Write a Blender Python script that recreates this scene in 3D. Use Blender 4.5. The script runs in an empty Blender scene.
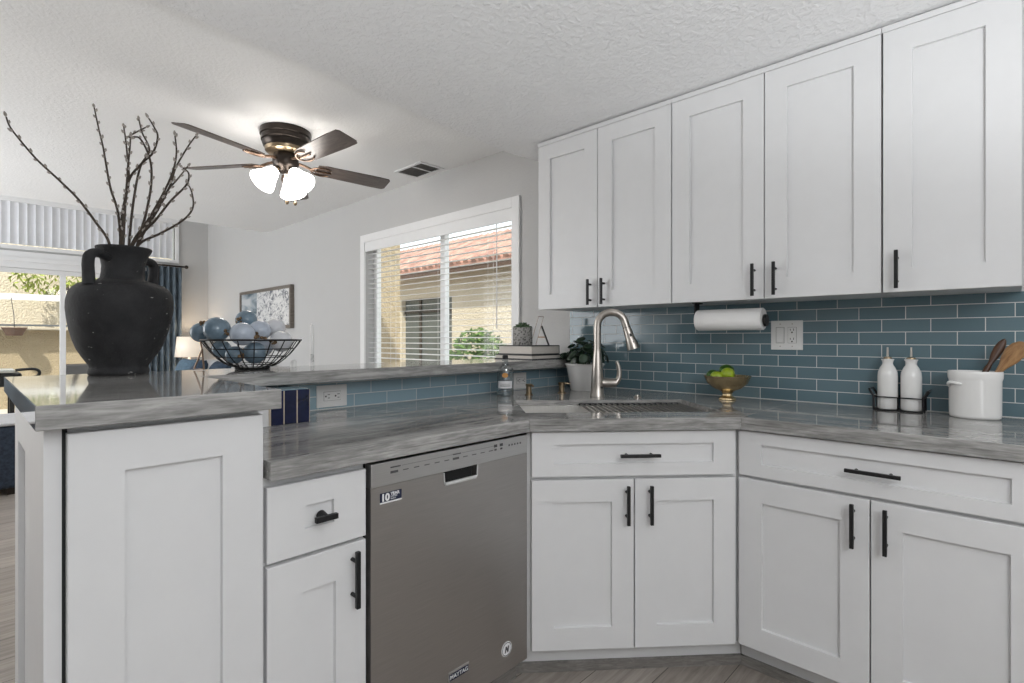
import bpy, bmesh, math, random
from mathutils import Vector, Matrix
C = bpy.context.scene
COL = C.collection
random.seed(4)
PI = math.pi

# ---------------------------------------------------------------- camera
YAW = .7626; CAM_Z = 1.1868
cam_d = bpy.data.cameras.new('camera'); cam = bpy.data.objects.new('camera', cam_d); COL.objects.link(cam)
cam_d.sensor_width = 36; cam_d.lens = 524.4 / 1024 * 36; cam_d.shift_y = -2.75 / 1024; cam_d.clip_start = .02
cam.location = (0, 0, CAM_Z); cam.rotation_euler = (PI / 2, 0, YAW - PI / 2)
C.camera = cam

# ---------------------------------------------------------------- sky, sun, area lights, exposure
w = bpy.data.worlds.new('sky'); C.world = w; w.use_nodes = True
bg = w.node_tree.nodes['Background']; bg.inputs[0].default_value = (.90, .95, 1, 1); bg.inputs[1].default_value = 1.6

def light(name, kind, loc, energy, size=None, rot=(0, 0, 0), color=(1, 1, 1)):
    d = bpy.data.lights.new(name, kind); d.energy = energy; d.color = color
    if kind == 'AREA':
        d.shape = 'RECTANGLE'; d.size, d.size_y = size
    o = bpy.data.objects.new(name, d); COL.objects.link(o); o.location = loc; o.rotation_euler = rot
    return o
sun = light('sun', 'SUN', (-4, -6, 9), 4.2, color=(1, .93, .82)); sun.data.angle = .03
sun.rotation_euler = Vector((.42, .50, -.80)).to_track_quat('-Z', 'Y').to_euler()
# added fill lights without fixtures, unseen: behind the camera and left of the dining area
fill_pt = light('kitchen_fill', 'POINT', (.1, -1.0, 1.8), 31, color=(.96, .985, 1)); fill_pt.data.shadow_soft_size = .25
up = light('kitchen_up_fill', 'SPOT', (.05, -1.3, .72), 138, rot=(PI, 0, 0), color=(.95, .98, 1)); up.data.spot_size = math.radians(142); up.data.spot_blend = .2; up.data.shadow_soft_size = .16
u2 = light('dining_up_fill', 'SPOT', (-2.0, 4.9, .72), 105, rot=(PI, 0, 0), color=(.97, .985, 1)); u2.data.spot_size = math.radians(146); u2.data.spot_blend = .2; u2.data.shadow_soft_size = .16
light('left_fill', 'AREA', (-2.55, 6.35, 1.45), 70, (3.9, 2.2), (PI / 2, 0, -PI / 2), (.97, .985, 1))  # light panel added at the left opening to brighten wall and ceiling
vs = C.view_settings
C.display_settings.display_device = 'sRGB'
vs.view_transform = 'Standard'; vs.look = 'None'; vs.gamma = 1; vs.use_curve_mapping = False; vs.exposure = 0.37
C.cycles.use_denoising = True
C.cycles.max_bounces = 10; C.cycles.diffuse_bounces = 5; C.cycles.transparent_max_bounces = 24
C.cycles.sample_clamp_indirect = 6

# ---------------------------------------------------------------- materials
class NT:
    def __init__(s, name):
        m = bpy.data.materials.new(name); m.use_nodes = True
        s.m = m; s.t = m.node_tree; s.b = s.t.nodes['Principled BSDF']
    def n(s, typ, **kw):
        nd = s.t.nodes.new(typ)
        for k, v in kw.items():
            if k.startswith('i_'):
                key = k[2:]; key = int(key) if key.isdigit() else key.replace('_', ' ')
                nd.inputs[key].default_value = v
            else: setattr(nd, k, v)
        return nd
    def l(s, a, b): s.t.links.new(a, b)
    def set(s, **kw):
        names = dict(rough='Roughness', metal='Metallic', color='Base Color', spec='Specular IOR Level', trans='Transmission Weight', ior='IOR', coat='Coat Weight', coatr='Coat Roughness', alpha='Alpha', sheen='Sheen Weight')
        for k, v in kw.items(): s.b.inputs[names[k]].default_value = v
    def coords(s, scale=(1, 1, 1), rot=(0, 0, 0), loc=(0, 0, 0)):
        tc = s.n('ShaderNodeTexCoord'); mp = s.n('ShaderNodeMapping')
        mp.inputs['Scale'].default_value = scale; mp.inputs['Rotation'].default_value = rot; mp.inputs['Location'].default_value = loc
        s.l(tc.outputs['Object'], mp.inputs['Vector']); return mp.outputs['Vector']
    def noise(s, vec, scale, detail=4, rough=.55, dist=0):
        nd = s.n('ShaderNodeTexNoise'); s.l(vec, nd.inputs['Vector'])
        nd.inputs['Scale'].default_value = scale; nd.inputs['Detail'].default_value = detail
        nd.inputs['Roughness'].default_value = rough; nd.inputs['Distortion'].default_value = dist
        return nd.outputs['Fac']
    def ramp(s, fac, stops):
        r = s.n('ShaderNodeValToRGB'); s.l(fac, r.inputs['Fac']); e = r.color_ramp.elements
        while len(e) < len(stops): e.new(.5)
        for el, (p, c) in zip(e, stops):
            el.position = p; el.color = (c[0], c[1], c[2], 1)
        return r.outputs['Color']
    def bump(s, h, strength=.3, dist=.002):
        b = s.n('ShaderNodeBump'); b.inputs['Strength'].default_value = strength; b.inputs['Distance'].default_value = dist
        s.l(h, b.inputs['Height']); s.l(b.outputs['Normal'], s.b.inputs['Normal'])

def c4(c): return (c[0], c[1], c[2], 1)
def mat(name, color, rough=.5, metal=0, var=.06, scale=14, bump=0, bscale=60, stretch=(1, 1, 1), **kw):
    """a plain procedural surface: base colour broken up a little by noise"""
    s = NT(name); s.set(rough=rough, metal=metal, **kw)
    v = s.coords(stretch)
    lo = tuple(x * (1 - var) for x in color); hi = tuple(min(1, x * (1 + var)) for x in color)
    s.l(s.ramp(s.noise(v, scale), [(.35, lo), (.65, hi)]), s.b.inputs['Base Color'])
    if bump: s.bump(s.noise(v, bscale, 3), bump, .002)
    return s.m

def granite():
    s = NT('grey_banded_stone'); s.set(rough=.06, spec=.55)
    v1 = s.coords((1.3, 11, 13)); v2 = s.coords((8, 60, 66)); v3 = s.coords((1.2, 2.2, 2.2))
    a = s.noise(v1, 2.2, 6, .62, .9); b = s.noise(v2, 2.0, 4, .6, .4); d = s.noise(v3, 2.6, 3, .5, .3)
    m1 = s.n('ShaderNodeMath', operation='MULTIPLY_ADD'); s.l(a, m1.inputs[0]); m1.inputs[1].default_value = .50; 
    m0 = s.n('ShaderNodeMath', operation='MULTIPLY'); s.l(b, m0.inputs[0]); m0.inputs[1].default_value = .36
    s.l(m0.outputs[0], m1.inputs[2])
    m2 = s.n('ShaderNodeMath', operation='MULTIPLY_ADD'); s.l(d, m2.inputs[0]); m2.inputs[1].default_value = .26; s.l(m1.outputs[0], m2.inputs[2])
    s.l(s.ramp(m2.outputs[0], [(.36, (.10, .098, .096)), (.47, (.19, .186, .18)), (.56, (.285, .28, .272)), (.68, (.45, .44, .425))]), s.b.inputs['Base Color'])
    return s.m

def tiles(name, axes, c_lo, c_hi, off=0.0, zoff=0.0, w_=.1525, h_=.0496, mortar=.0028):
    s = NT(name)
    tc = s.n('ShaderNodeTexCoord'); sp = s.n('ShaderNodeSeparateXYZ'); s.l(tc.outputs['Object'], sp.inputs[0])
    cb = s.n('ShaderNodeCombineXYZ')
    ax = s.n('ShaderNodeMath', operation='ADD'); s.l(sp.outputs[axes[0]], ax.inputs[0]); ax.inputs[1].default_value = off
    az = s.n('ShaderNodeMath', operation='ADD'); s.l(sp.outputs[axes[1]], az.inputs[0]); az.inputs[1].default_value = zoff
    s.l(ax.outputs[0], cb.inputs[0]); s.l(az.outputs[0], cb.inputs[1])
    br = s.n('ShaderNodeTexBrick'); s.l(cb.outputs[0], br.inputs['Vector'])
    br.offset = .5; br.squash = 1; br.inputs['Scale'].default_value = 1
    br.inputs['Color1'].default_value = c4(c_lo); br.inputs['Color2'].default_value = c4(c_hi); br.inputs['Mortar'].default_value = (.66, .66, .64, 1)
    br.inputs['Mortar Size'].default_value = mortar / 2; br.inputs['Mortar Smooth'].default_value = .12; br.inputs['Bias'].default_value = 0
    br.inputs['Brick Width'].default_value = w_; br.inputs['Row Height'].default_value = h_
    s.l(br.outputs['Color'], s.b.inputs['Base Color'])
    mr = s.n('ShaderNodeMapRange'); s.l(br.outputs['Fac'], mr.inputs[0]); mr.inputs[3].default_value = .09; mr.inputs[4].default_value = .7
    s.l(mr.outputs[0], s.b.inputs['Roughness'])
    sub = s.n('ShaderNodeMath', operation='SUBTRACT'); sub.inputs[0].default_value = 1; s.l(br.outputs['Fac'], sub.inputs[1])
    nz = s.noise(tc.outputs['Object'], 9, 2); ad = s.n('ShaderNodeMath', operation='MULTIPLY_ADD'); s.l(nz, ad.inputs[0]); ad.inputs[1].default_value = .5; s.l(sub.outputs[0], ad.inputs[2])
    s.bump(ad.outputs[0], .35, .0015); s.set(spec=.55)
    return s.m

def planks():
    s = NT('grey_brown_wood_planks'); s.set(rough=.38)
    tc = s.n('ShaderNodeTexCoord'); mp = s.n('ShaderNodeMapping'); mp.inputs['Rotation'].default_value = (0, 0, 0); s.l(tc.outputs['Object'], mp.inputs['Vector'])
    br = s.n('ShaderNodeTexBrick'); s.l(mp.outputs[0], br.inputs['Vector']); br.offset = .37
    for k, c in (('Color1', (.29, .26, .235)), ('Color2', (.40, .365, .335)), ('Mortar', (.06, .05, .045))): br.inputs[k].default_value = c4(c)
    br.inputs['Scale'].default_value = 1; br.inputs['Mortar Size'].default_value = .0015; br.inputs['Brick Width'].default_value = 1.2; br.inputs['Row Height'].default_value = .18
    mg = s.n('ShaderNodeMix', data_type='RGBA', blend_type='MULTIPLY'); mg.inputs[0].default_value = .8
    g = s.ramp(s.noise(s.coords((1.2, 16, 1)), 3, 5, .6, .6), [(.3, (.55, .53, .5)), (.7, (1.25, 1.22, 1.2))])
    s.l(br.outputs['Color'], mg.inputs[6]); s.l(g, mg.inputs[7]); s.l(mg.outputs[2], s.b.inputs['Base Color'])
    return s.m

def wood(name, a, b, stretch=(2, 18, 18), rough=.4):
    s = NT(name); s.set(rough=rough)
    s.l(s.ramp(s.noise(s.coords(stretch), 3, 5, .6, 1.2), [(.3, a), (.7, b)]), s.b.inputs['Base Color']); return s.m

def glow(name, color, strength):
    s = NT(name); s.set(color=c4(color), rough=.3)
    s.b.inputs['Emission Color'].default_value = c4(color); s.b.inputs['Emission Strength'].default_value = strength
    return s.m

def thin_glass(name, tint=(.97, .985, .98), refl=0.0):
    s = NT(name); s.t.nodes.remove(s.b)
    tr = s.n('ShaderNodeBsdfTransparent'); tr.inputs[0].default_value = c4(tint)
    gl = s.n('ShaderNodeBsdfGlossy'); gl.inputs['Roughness'].default_value = .02
    lw = s.n('ShaderNodeLayerWeight'); lw.inputs[0].default_value = .5
    pw = s.n('ShaderNodeMath', operation='POWER'); s.l(lw.outputs['Facing'], pw.inputs[0]); pw.inputs[1].default_value = 2.2 if refl else 4
    fr = s.n('ShaderNodeMath', operation='MULTIPLY_ADD'); s.l(pw.outputs[0], fr.inputs[0]); fr.inputs[1].default_value = .35 + refl; fr.inputs[2].default_value = .02 + refl * .2
    mx = s.n('ShaderNodeMixShader'); s.l(fr.outputs[0], mx.inputs[0]); s.l(tr.outputs[0], mx.inputs[1]); s.l(gl.outputs[0], mx.inputs[2])
    s.l(mx.outputs[0], s.t.nodes['Material Output'].inputs[0]); return s.m

def textured_paint(name, color, scale, strength, rough=.75, dist=.004):
    s = NT(name); s.set(rough=rough, color=c4(color)); v = s.coords()
    s.l(s.ramp(s.noise(v, 6), [(.3, tuple(x * .985 for x in color)), (.7, color)]), s.b.inputs['Base Color'])
    s.bump(s.ramp(s.noise(v, scale, 3, .5, .4), [(.42, (0, 0, 0)), (.6, (1, 1, 1))]), strength, dist); return s.m

def brushed(name, color, rough=.3, stretch=(300, 4, 4)):
    s = NT(name); s.set(metal=1, rough=rough)
    s.l(s.ramp(s.noise(s.coords(stretch), 3, 3), [(.3, tuple(x * .93 for x in color)), (.7, tuple(min(1, x * 1.05) for x in color))]), s.b.inputs['Base Color'])
    return s.m

def clay_black():
    s = NT('black_rough_clay'); s.set(rough=.72, spec=.3); v = s.coords()
    base = s.ramp(s.noise(v, 7, 6, .65), [(.3, (.012, .012, .013)), (.62, (.034, .034, .036)), (.78, (.06, .06, .062))])
    fl = s.ramp(s.noise(s.coords((1, 1, 2.4)), 36, 3, .5), [(.70, (0, 0, 0)), (.74, (1, 1, 1))])
    mx = s.n('ShaderNodeMix', data_type='RGBA'); s.l(fl, mx.inputs[0]); s.l(base, mx.inputs[6]); mx.inputs[7].default_value = (.28, .27, .26, 1)
    s.l(mx.outputs[2], s.b.inputs['Base Color']); s.bump(s.noise(v, 55, 5, .75), .7, .006); return s.m

WHITE = (.80, .80, .795)
M = {}
M['cab'] = mat('white_cabinet_paint', (.67, .67, .675), .38, var=.01)
M['wall'] = textured_paint('pale_grey_wall_paint', (.525, .522, .517), 70, .12)
M['ceil_d'] = textured_paint('white_dining_ceiling', (.88, .88, .875), 55, .22)
M['ceil_k'] = textured_paint('white_textured_kitchen_ceiling', (.88, .88, .885), 44, .35, dist=.006)
M['trim'] = mat('white_trim_paint', (.80, .80, .80), .4, var=.01)
M['stone'] = granite()
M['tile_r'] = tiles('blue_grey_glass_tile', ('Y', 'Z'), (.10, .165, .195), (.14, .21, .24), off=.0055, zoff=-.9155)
M['tile_h_lit'] = tiles('blue_glass_tile_lit', ('X', 'Z'), (.24, .35, .41), (.30, .42, .48), off=.054, zoff=-.9155)  # lighter copy of the right-wall tile; the stronger light here is in its colour
M['floor'] = planks()
M['kick'] = wood('grey_wood_kick_strip', (.13, .12, .11), (.25, .235, .22), (6, 6, 40))
M['black'] = mat('matt_black_metal', (.012, .012, .013), .45, .3, var=.1)
M['wire'] = mat('black_wire', (.012, .012, .013), .4, .5, var=.1)
M['steel'] = brushed('brushed_steel', (.80, .78, .75), .33)
M['dwsteel'] = brushed('dark_brushed_steel', (.47, .455, .44), .36, (3, 3, 160))
M['dwpanel'] = brushed('light_brushed_steel', (.60, .60, .595), .36, (3, 3, 160))
M['nickel'] = brushed('brushed_nickel', (.50, .46, .42), .32, (4, 4, 90))
M['bronze'] = mat('brushed_bronze', (.34, .26, .17), .3, 1, var=.1)
M['brass'] = mat('antique_brass', (.66, .52, .31), .26, 1, var=.12, scale=8)
M['copper'] = mat('brown_metal_rod', (.25, .17, .12), .35, .8)
M['dark'] = mat('dark_gap', (.01, .01, .01), .8)
M['clay'] = clay_black()
M['twig'] = mat('brown_twig', (.050, .036, .026), .7, var=.35, scale=60)
M['bud'] = mat('silver_catkin', (.42, .385, .35), .9, var=.4, scale=90, bump=.5, bscale=200)
M['porc'] = mat('white_glazed_ceramic', (.80, .79, .775), .14, var=.01)
M['paper'] = mat('white_paper', (.80, .79, .78), .9, var=.02, bump=.15, bscale=120)
M['navy'] = mat('navy_glazed_tile', (.007, .011, .042), .1, var=.3, scale=25)
M['cream'] = mat('cream_grout', (.62, .52, .40), .7)
M['plate'] = mat('white_plastic', (.76, .75, .735), .35, var=.01)
M['slot'] = mat('black_slot', (.01, .01, .01), .6)
M['blue_d'] = mat('dusty_blue_glaze', (.17, .24, .30), .12, var=.2, scale=18)
M['blue_l'] = mat('pale_blue_glaze', (.45, .50, .58), .12, var=.12, scale=18)
M['white_b'] = mat('off_white_glaze', (.62, .63, .66), .14, var=.08, scale=18)
M['jute'] = mat('brown_jute_knot', (.16, .105, .06), .9, var=.5, scale=120, bump=.8, bscale=160)
M['lime'] = mat('bright_lime_peel', (.33, .44, .025), .35, var=.2, scale=30, bump=.2, bscale=220)
M['lime_d'] = mat('dark_lime_peel', (.035, .10, .012), .35, var=.35, scale=30, bump=.2, bscale=220)
M['leaf'] = mat('dark_green_leaf', (.014, .035, .016), .35, var=.4, scale=30)
M['succ'] = mat('grey_green_succulent', (.06, .10, .05), .5, var=.3, scale=40)
M['page'] = mat('cream_page_block', (.62, .58, .53), .8, var=.06, scale=30, stretch=(1, 1, 30))
M['cover'] = mat('black_book_cover', (.02, .02, .022), .5)
M['glass'] = thin_glass('window_glass')
M['spoon1'] = wood('dark_walnut_spoon', (.05, .022, .012), (.13, .06, .03), (14, 14, 2))
M['spoon2'] = wood('olive_wood_spoon', (.20, .095, .035), (.50, .29, .13), (16, 16, 3))
M['blade'] = wood('dark_walnut_blade', (.055, .042, .036), (.14, .11, .095), (2.5, 22, 10), .35)
M['dbronze'] = mat('dark_oil_bronze', (.045, .037, .032), .32, .85, var=.15)
M['stucco'] = textured_paint('tan_stucco', (.47, .385, .26), 40, .8, .9, .02)
M['stucco2'] = textured_paint('beige_stucco', (.68, .60, .47), 30, .8, .9, .02)
M['roof'] = mat('terracotta_roof_tile', (.36, .20, .155), .8, var=.35, scale=4)
M['bush'] = mat('green_foliage', (.06, .12, .02), .6, var=.7, scale=8)
M['shade'] = glow('lit_linen_shade', (.95, .84, .70), .28)
M['bulb'] = glow('lit_frosted_glass', (1, .95, .89), 10.5)

M['bottle'] = thin_glass('clear_bottle_glass', (.88, .91, .92), .5)

# ---------------------------------------------------------------- mesh helpers
def box(bm, x0, x1, y0, y1, z0, z1):
    vs_ = [bm.verts.new(p) for p in ((x0, y0, z0), (x1, y0, z0), (x1, y1, z0), (x0, y1, z0), (x0, y0, z1), (x1, y0, z1), (x1, y1, z1), (x0, y1, z1))]
    for f in ((0, 3, 2, 1), (4, 5, 6, 7), (0, 1, 5, 4), (1, 2, 6, 5), (2, 3, 7, 6), (3, 0, 4, 7)): bm.faces.new([vs_[i] for i in f])
    return vs_
def obox(bm, o, ax, ay, az):
    """box from a corner and three edge vectors"""
    o, ax, ay, az = map(Vector, (o, ax, ay, az))
    v = [bm.verts.new(p) for p in (o, o + ax, o + ax + ay, o + ay, o + az, o + ax + az, o + ax + ay + az, o + ay + az)]
    for f in ((0, 3, 2, 1), (4, 5, 6, 7), (0, 1, 5, 4), (1, 2, 6, 5), (2, 3, 7, 6), (3, 0, 4, 7)): bm.faces.new([v[i] for i in f])
def prism(bm, poly, z0, z1, hole=None):
    """vertical prism of a plan polygon; one optional hole of the same plane"""
    def ring(pts, z): return [bm.verts.new((p[0], p[1], z)) for p in pts]
    a, b = ring(poly, z0), ring(poly, z1); n = len(poly)
    for i in range(n): bm.faces.new((a[i], a[(i + 1) % n], b[(i + 1) % n], b[i]))
    if hole is None:
        bm.faces.new(b); bm.faces.new(a[::-1]); return
    ha, hb = ring(hole, z0), ring(hole, z1); m = len(hole)
    for i in range(m): bm.faces.new((ha[(i + 1) % m], ha[i], hb[i], hb[(i + 1) % m]))
    for outer, inner in ((a, ha), (b, hb)):
        ed = [bm.edges.get((outer[i], outer[(i + 1) % n])) for i in range(n)] + [bm.edges.get((inner[i], inner[(i + 1) % m])) for i in range(m)]
        bmesh.ops.triangle_fill(bm, use_beauty=True, use_dissolve=False, edges=ed)
def lathe(bm, prof, seg=40, c=(0, 0, 0), sh=None, sq=None):
    """rings of (radius, z); sh(z) shifts a ring sideways, sq(angle) scales the radius"""
    rings = []
    for r, z in prof:
        dx, dy = sh(z) if sh else (0, 0)
        if r < 1e-5: rings.append([bm.verts.new((c[0] + dx, c[1] + dy, c[2] + z))]); continue
        ring = []
        for k in range(seg):
            a = 2 * PI * k / seg; f = sq(a) if sq else 1
            fx, fy = f if isinstance(f, tuple) else (f, f)
            ring.append(bm.verts.new((c[0] + dx + r * fx * math.cos(a), c[1] + dy + r * fy * math.sin(a), c[2] + z)))
        rings.append(ring)
    for p, q in zip(rings, rings[1:]):
        if len(p) == 1 and len(q) == 1: continue
        for k in range(seg):
            k2 = (k + 1) % seg
            if len(p) == 1: bm.faces.new((p[0], q[k], q[k2]))
            elif len(q) == 1: bm.faces.new((p[k], q[0], p[k2]))
            else: bm.faces.new((p[k], q[k], q[k2], p[k2]))
def spline(pts, n=6):
    P = [Vector(p) for p in pts]; out = []
    for i in range(len(P) - 1):
        p0 = P[max(i - 1, 0)]; p1 = P[i]; p2 = P[i + 1]; p3 = P[min(i + 2, len(P) - 1)]
        for k in range(n):
            t = k / n
            out.append(.5 * ((2 * p1) + (p2 - p0) * t + (2 * p0 - 5 * p1 + 4 * p2 - p3) * t * t + (3 * p1 - p0 - 3 * p2 + p3) * t ** 3))
    out.append(P[-1]); return out
def tube(bm, pts, r, seg=8, close=False, cap=True, sx=1.0):
    P = [Vector(p) for p in pts]; n = len(P)
    R = r if isinstance(r, (list, tuple)) else [r] * n
    if len(R) != n: R = [R[0] + (R[-1] - R[0]) * i / (n - 1) for i in range(n)]
    rings = []; up = None
    for i in range(n):
        t = (P[(i + 1) % n] - P[i - 1]) if close else (P[min(i + 1, n - 1)] - P[max(i - 1, 0)])
        t.normalize()
        if up is None:
            up = Vector((0, 0, 1)) if abs(t.z) < .9 else Vector((1, 0, 0))
        s = t.cross(up)
        if s.length < 1e-4: s = t.orthogonal()
        s.normalize(); up = s.cross(t).normalized()
        rings.append([bm.verts.new(P[i] + (s * math.cos(2 * PI * k / seg) * sx + up * math.sin(2 * PI * k / seg)) * R[i]) for k in range(seg)])
    for i in range(n if close else n - 1):
        a, b = rings[i], rings[(i + 1) % n]
        for k in range(seg): bm.faces.new((a[k], a[(k + 1) % seg], b[(k + 1) % seg], b[k]))
    if cap and not close:
        bm.faces.new(rings[0][::-1]); bm.faces.new(rings[-1])
def ball(bm, c, r, seg=24, sc=(1, 1, 1), rot=None):
    m = Matrix.Translation(c)
    if rot is not None: m = m @ rot
    bmesh.ops.create_uvsphere(bm, u_segments=seg, v_segments=max(6, seg // 2), radius=1, matrix=m @ Matrix.Diagonal((r * sc[0], r * sc[1], r * sc[2], 1)))
def shaker(bm, x0, x1, z0, z1, y=0, t=.02, rail=.07, railz=None, rec=.011):
    rz = railz or rail
    R = lambda a, b, d, e, yy: [bm.verts.new(p) for p in ((a, yy, d), (b, yy, d), (b, yy, e), (a, yy, e))]
    bk = R(x0, x1, z0, z1, y + t); e = .0015
    sd = R(x0, x1, z0, z1, y + e)
    fr = R(x0 + e, x1 - e, z0 + e, z1 - e, y)
    i1 = R(x0 + rail, x1 - rail, z0 + rz, z1 - rz, y); i2 = R(x0 + rail + .001, x1 - rail - .001, z0 + rz + .001, z1 - rz - .001, y + rec)
    for a, b in ((bk, sd), (sd, fr), (fr, i1), (i1, i2)):
        for k in range(4): bm.faces.new((a[k], a[(k + 1) % 4], b[(k + 1) % 4], b[k]))
    bm.faces.new(i2); bm.faces.new(bk[::-1])

def obj(name, bm, m, parent=None, loc=None, rot=None, smooth=40, bevel=0, bseg=2):
    bmesh.ops.recalc_face_normals(bm, faces=bm.faces)
    me = bpy.data.meshes.new(name); bm.to_mesh(me); bm.free()
    me.materials.append(m)
    if smooth:
        for p in me.polygons: p.use_smooth = True
        me.set_sharp_from_angle(angle=math.radians(smooth))
    o = bpy.data.objects.new(name, me); COL.objects.link(o)
    if parent: o.parent = parent
    if loc: o.location = loc
    if rot: o.rotation_euler = rot
    if bevel:
        b = o.modifiers.new('edge', 'BEVEL'); b.width = bevel; b.segments = bseg; b.limit_method = 'ANGLE'; b.angle_limit = math.radians(40)
    return o
def tag(o, label, cat, group=None):
    o['label'] = label; o['category'] = cat
    if group: o['group'] = group
    return o
def thing(name, label, cat, loc=(0, 0, 0), rz=0, group=None):
    o = bpy.data.objects.new(name, None); COL.objects.link(o); o.location = loc; o.rotation_euler = (0, 0, rz); o.empty_display_size = .05
    return tag(o, label, cat, group)
def struct(name, bm, m, parent=None, **kw):
    kw.setdefault('smooth', 0)
    o = obj(name, bm, m, parent, **kw)
    if not parent: o['kind'] = 'structure'
    return o
def B(*a):
    bm = bmesh.new()
    if a: box(bm, *a)
    return bm
def text(name, s, size, m, parent, loc, rot, ext=.0004, align='LEFT', bold=0):
    cu = bpy.data.curves.new(name, 'FONT'); cu.body = s; cu.size = size; cu.extrude = ext; cu.align_x = align; cu.offset = bold
    t = bpy.data.objects.new(name, cu); COL.objects.link(t)
    me = bpy.data.meshes.new_from_object(t.evaluated_get(bpy.context.evaluated_depsgraph_get()))
    bpy.data.objects.remove(t); bpy.data.curves.remove(cu); me.materials.clear(); me.materials.append(m)
    o = bpy.data.objects.new(name, me); COL.objects.link(o); o.parent = parent; o.location = loc; o.rotation_euler = rot
    return o

# ---------------------------------------------------------------- the setting
W = 2.518; T = 1.921; FAR = 8.665; HB = 1.0742; HC = .914; DC = 2.4546; KC = 2.265; EY = 6.436
LX, BY = -2.6, -2.6
struct('floor', B(LX - .2, W + .2, BY - .2, FAR + .2, -.12, 0), M['floor'])
# right wall with the dining window hole
wy0, wy1, wz0, wz1 = 2.395, 4.235, .90, 2.055
bm = bmesh.new()
box(bm, W, W + .15, BY - .15, wy0, 0, 3.45); box(bm, W, W + .15, wy1, FAR + .15, 0, 3.45)
box(bm, W, W + .15, wy0, wy1, 0, wz0); box(bm, W, W + .15, wy0, wy1, wz1, 3.45)
struct('wall_right', bm, M['wall'])
# far wall with sliding door hole and upper window hole
sx0, sx1, sz1 = -1.6, 1.93, 2.04; ux0, ux1, uz0, uz1 = -1.6, 2.09, 2.31, 2.86
bm = bmesh.new(); y0, y1 = FAR, FAR + .15
box(bm, LX - .15, sx0, y0, y1, 0, 3.45); box(bm, ux1, W, y0, y1, 0, 3.45); box(bm, sx1, ux1, y0, y1, 0, uz0)
box(bm, sx0, sx1, y0, y1, sz1, uz0); box(bm, sx0, ux1, y0, y1, uz1, 3.45)
struct('wall_far', bm, M['wall'])
bm = bmesh.new()   # left wall; its wide opening is added to let light in
box(bm, LX - .15, LX, BY - .15, 4.4, 0, 3.45); box(bm, LX - .15, LX, 8.4, FAR, 0, 3.45); box(bm, LX - .15, LX, 4.4, 8.4, 2.6, 3.45); box(bm, LX - .15, LX, 4.4, 8.4, 0, .25)
struct('wall_left', bm, M['wall'])
bm = bmesh.new()   # wall behind the camera; its unseen opening is added for light
box(bm, LX, -2.2, BY - .15, BY, 0, 2.6); box(bm, -1.2, W, BY - .15, BY, 0, 2.6); box(bm, -2.2, -1.2, BY - .15, BY, 0, 1.0); box(bm, -2.2, -1.2, BY - .15, BY, 2.1, 2.6)
struct('wall_back', bm, M['wall'])
# ceilings
kedge = [(W, 2.075), (2.40, 2.09), (2.16, 2.118), (1.40, 2.06), (.42, 1.98), (-1.2, 1.86), (LX, 1.76)]
bm = bmesh.new(); prism(bm, [(LX, BY), (W, BY)] + kedge, KC, KC + .14)
struct('ceiling_kitchen', bm, M['ceil_k'])
bm = bmesh.new()
prism(bm, [(LX, 1.55), (W, 1.55), (W, EY), (LX, EY)], DC, DC + .12)
struct('ceiling_dining', bm, M['ceil_d'])
struct('ceiling_living', B(LX - .15, W + .15, EY - .1, FAR + .15, 3.45, 3.55), M['ceil_d'])
struct('ceiling_drop', B(LX, W, EY - .12, EY, DC + .12, 3.45), M['wall'])
struct('roof_slab', B(LX - .15, W + .15, BY - .15, EY, 2.62, 2.7), M['ceil_d'])
# baseboards
struct('baseboard_right', B(W - .012, W, T + .14, FAR, 0, .09), M['trim'])
struct('baseboard_far', B(1.95, W - .012, FAR - .012, FAR, 0, .09), M['trim'])
# half wall under the raised ledge, with its tiled face, and the tiled return beside the bar end
struct('wall_half', B(.47, W, T + .008, T + .14, 0, HB - .0435), M['wall'])
struct('tile_backsplash_half_wall', B(.66, W, T, T + .008, HC, HB - .0435), M['tile_h_lit'])
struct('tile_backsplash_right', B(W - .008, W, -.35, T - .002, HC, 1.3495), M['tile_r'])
struct('wall_return', B(.47, .787, 1.6826, T + .008, 0, HB - .0555), M['cab'])
bm = bmesh.new()
for k in range(3): box(bm, .664 + k * .0422, .664 + k * .0422 + .0385, 1.674, 1.682, HC, HB - .052)
rt = struct('tile_return', bm, M['navy'])
bm = bmesh.new(); box(bm, .660, .789, 1.6755, 1.6825, HC, HB - .0535)
struct('grout', bm, M['cream'], rt)
bm = bmesh.new(); box(bm, .664, .788, 1.683, T, HB - .0555, HB - .0505)
struct('cap_tile', bm, M['tile_h_lit'], rt)

# ---------------------------------------------------------------- base cabinets
def pull(parent, cx, cz, L, vertical, y=0, r=.0055, out=.030, tee=False):
    bm = bmesh.new()
    if tee:
        box(bm, cx - L / 2, cx + L / 2, y - out - .006, y - out + .006, cz - .0065, cz + .0065)
        bmesh.ops.create_cone(bm, cap_ends=True, segments=20, radius1=.0125, radius2=.0075, depth=out, matrix=Matrix.Translation((cx, y - out / 2, cz)) @ Matrix.Rotation(PI / 2, 4, 'X'))
    else:
        h = L / 2
        if vertical: box(bm, cx - r, cx + r, y - out - r, y - out + r, cz - h, cz + h)
        else: box(bm, cx - h, cx + h, y - out - r, y - out + r, cz - r, cz + r)
        for s in (-1, 1):
            px, pz = (cx, cz + s * h * .62) if vertical else (cx + s * h * .62, cz)
            bmesh.ops.create_cone(bm, cap_ends=True, segments=12, radius1=.0048, radius2=.0048, depth=out, matrix=Matrix.Translation((px, y - out / 2, pz)) @ Matrix.Rotation(PI / 2, 4, 'X'))
    return obj('handle', bm, M['black'], parent, bevel=.0012, smooth=35)
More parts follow.
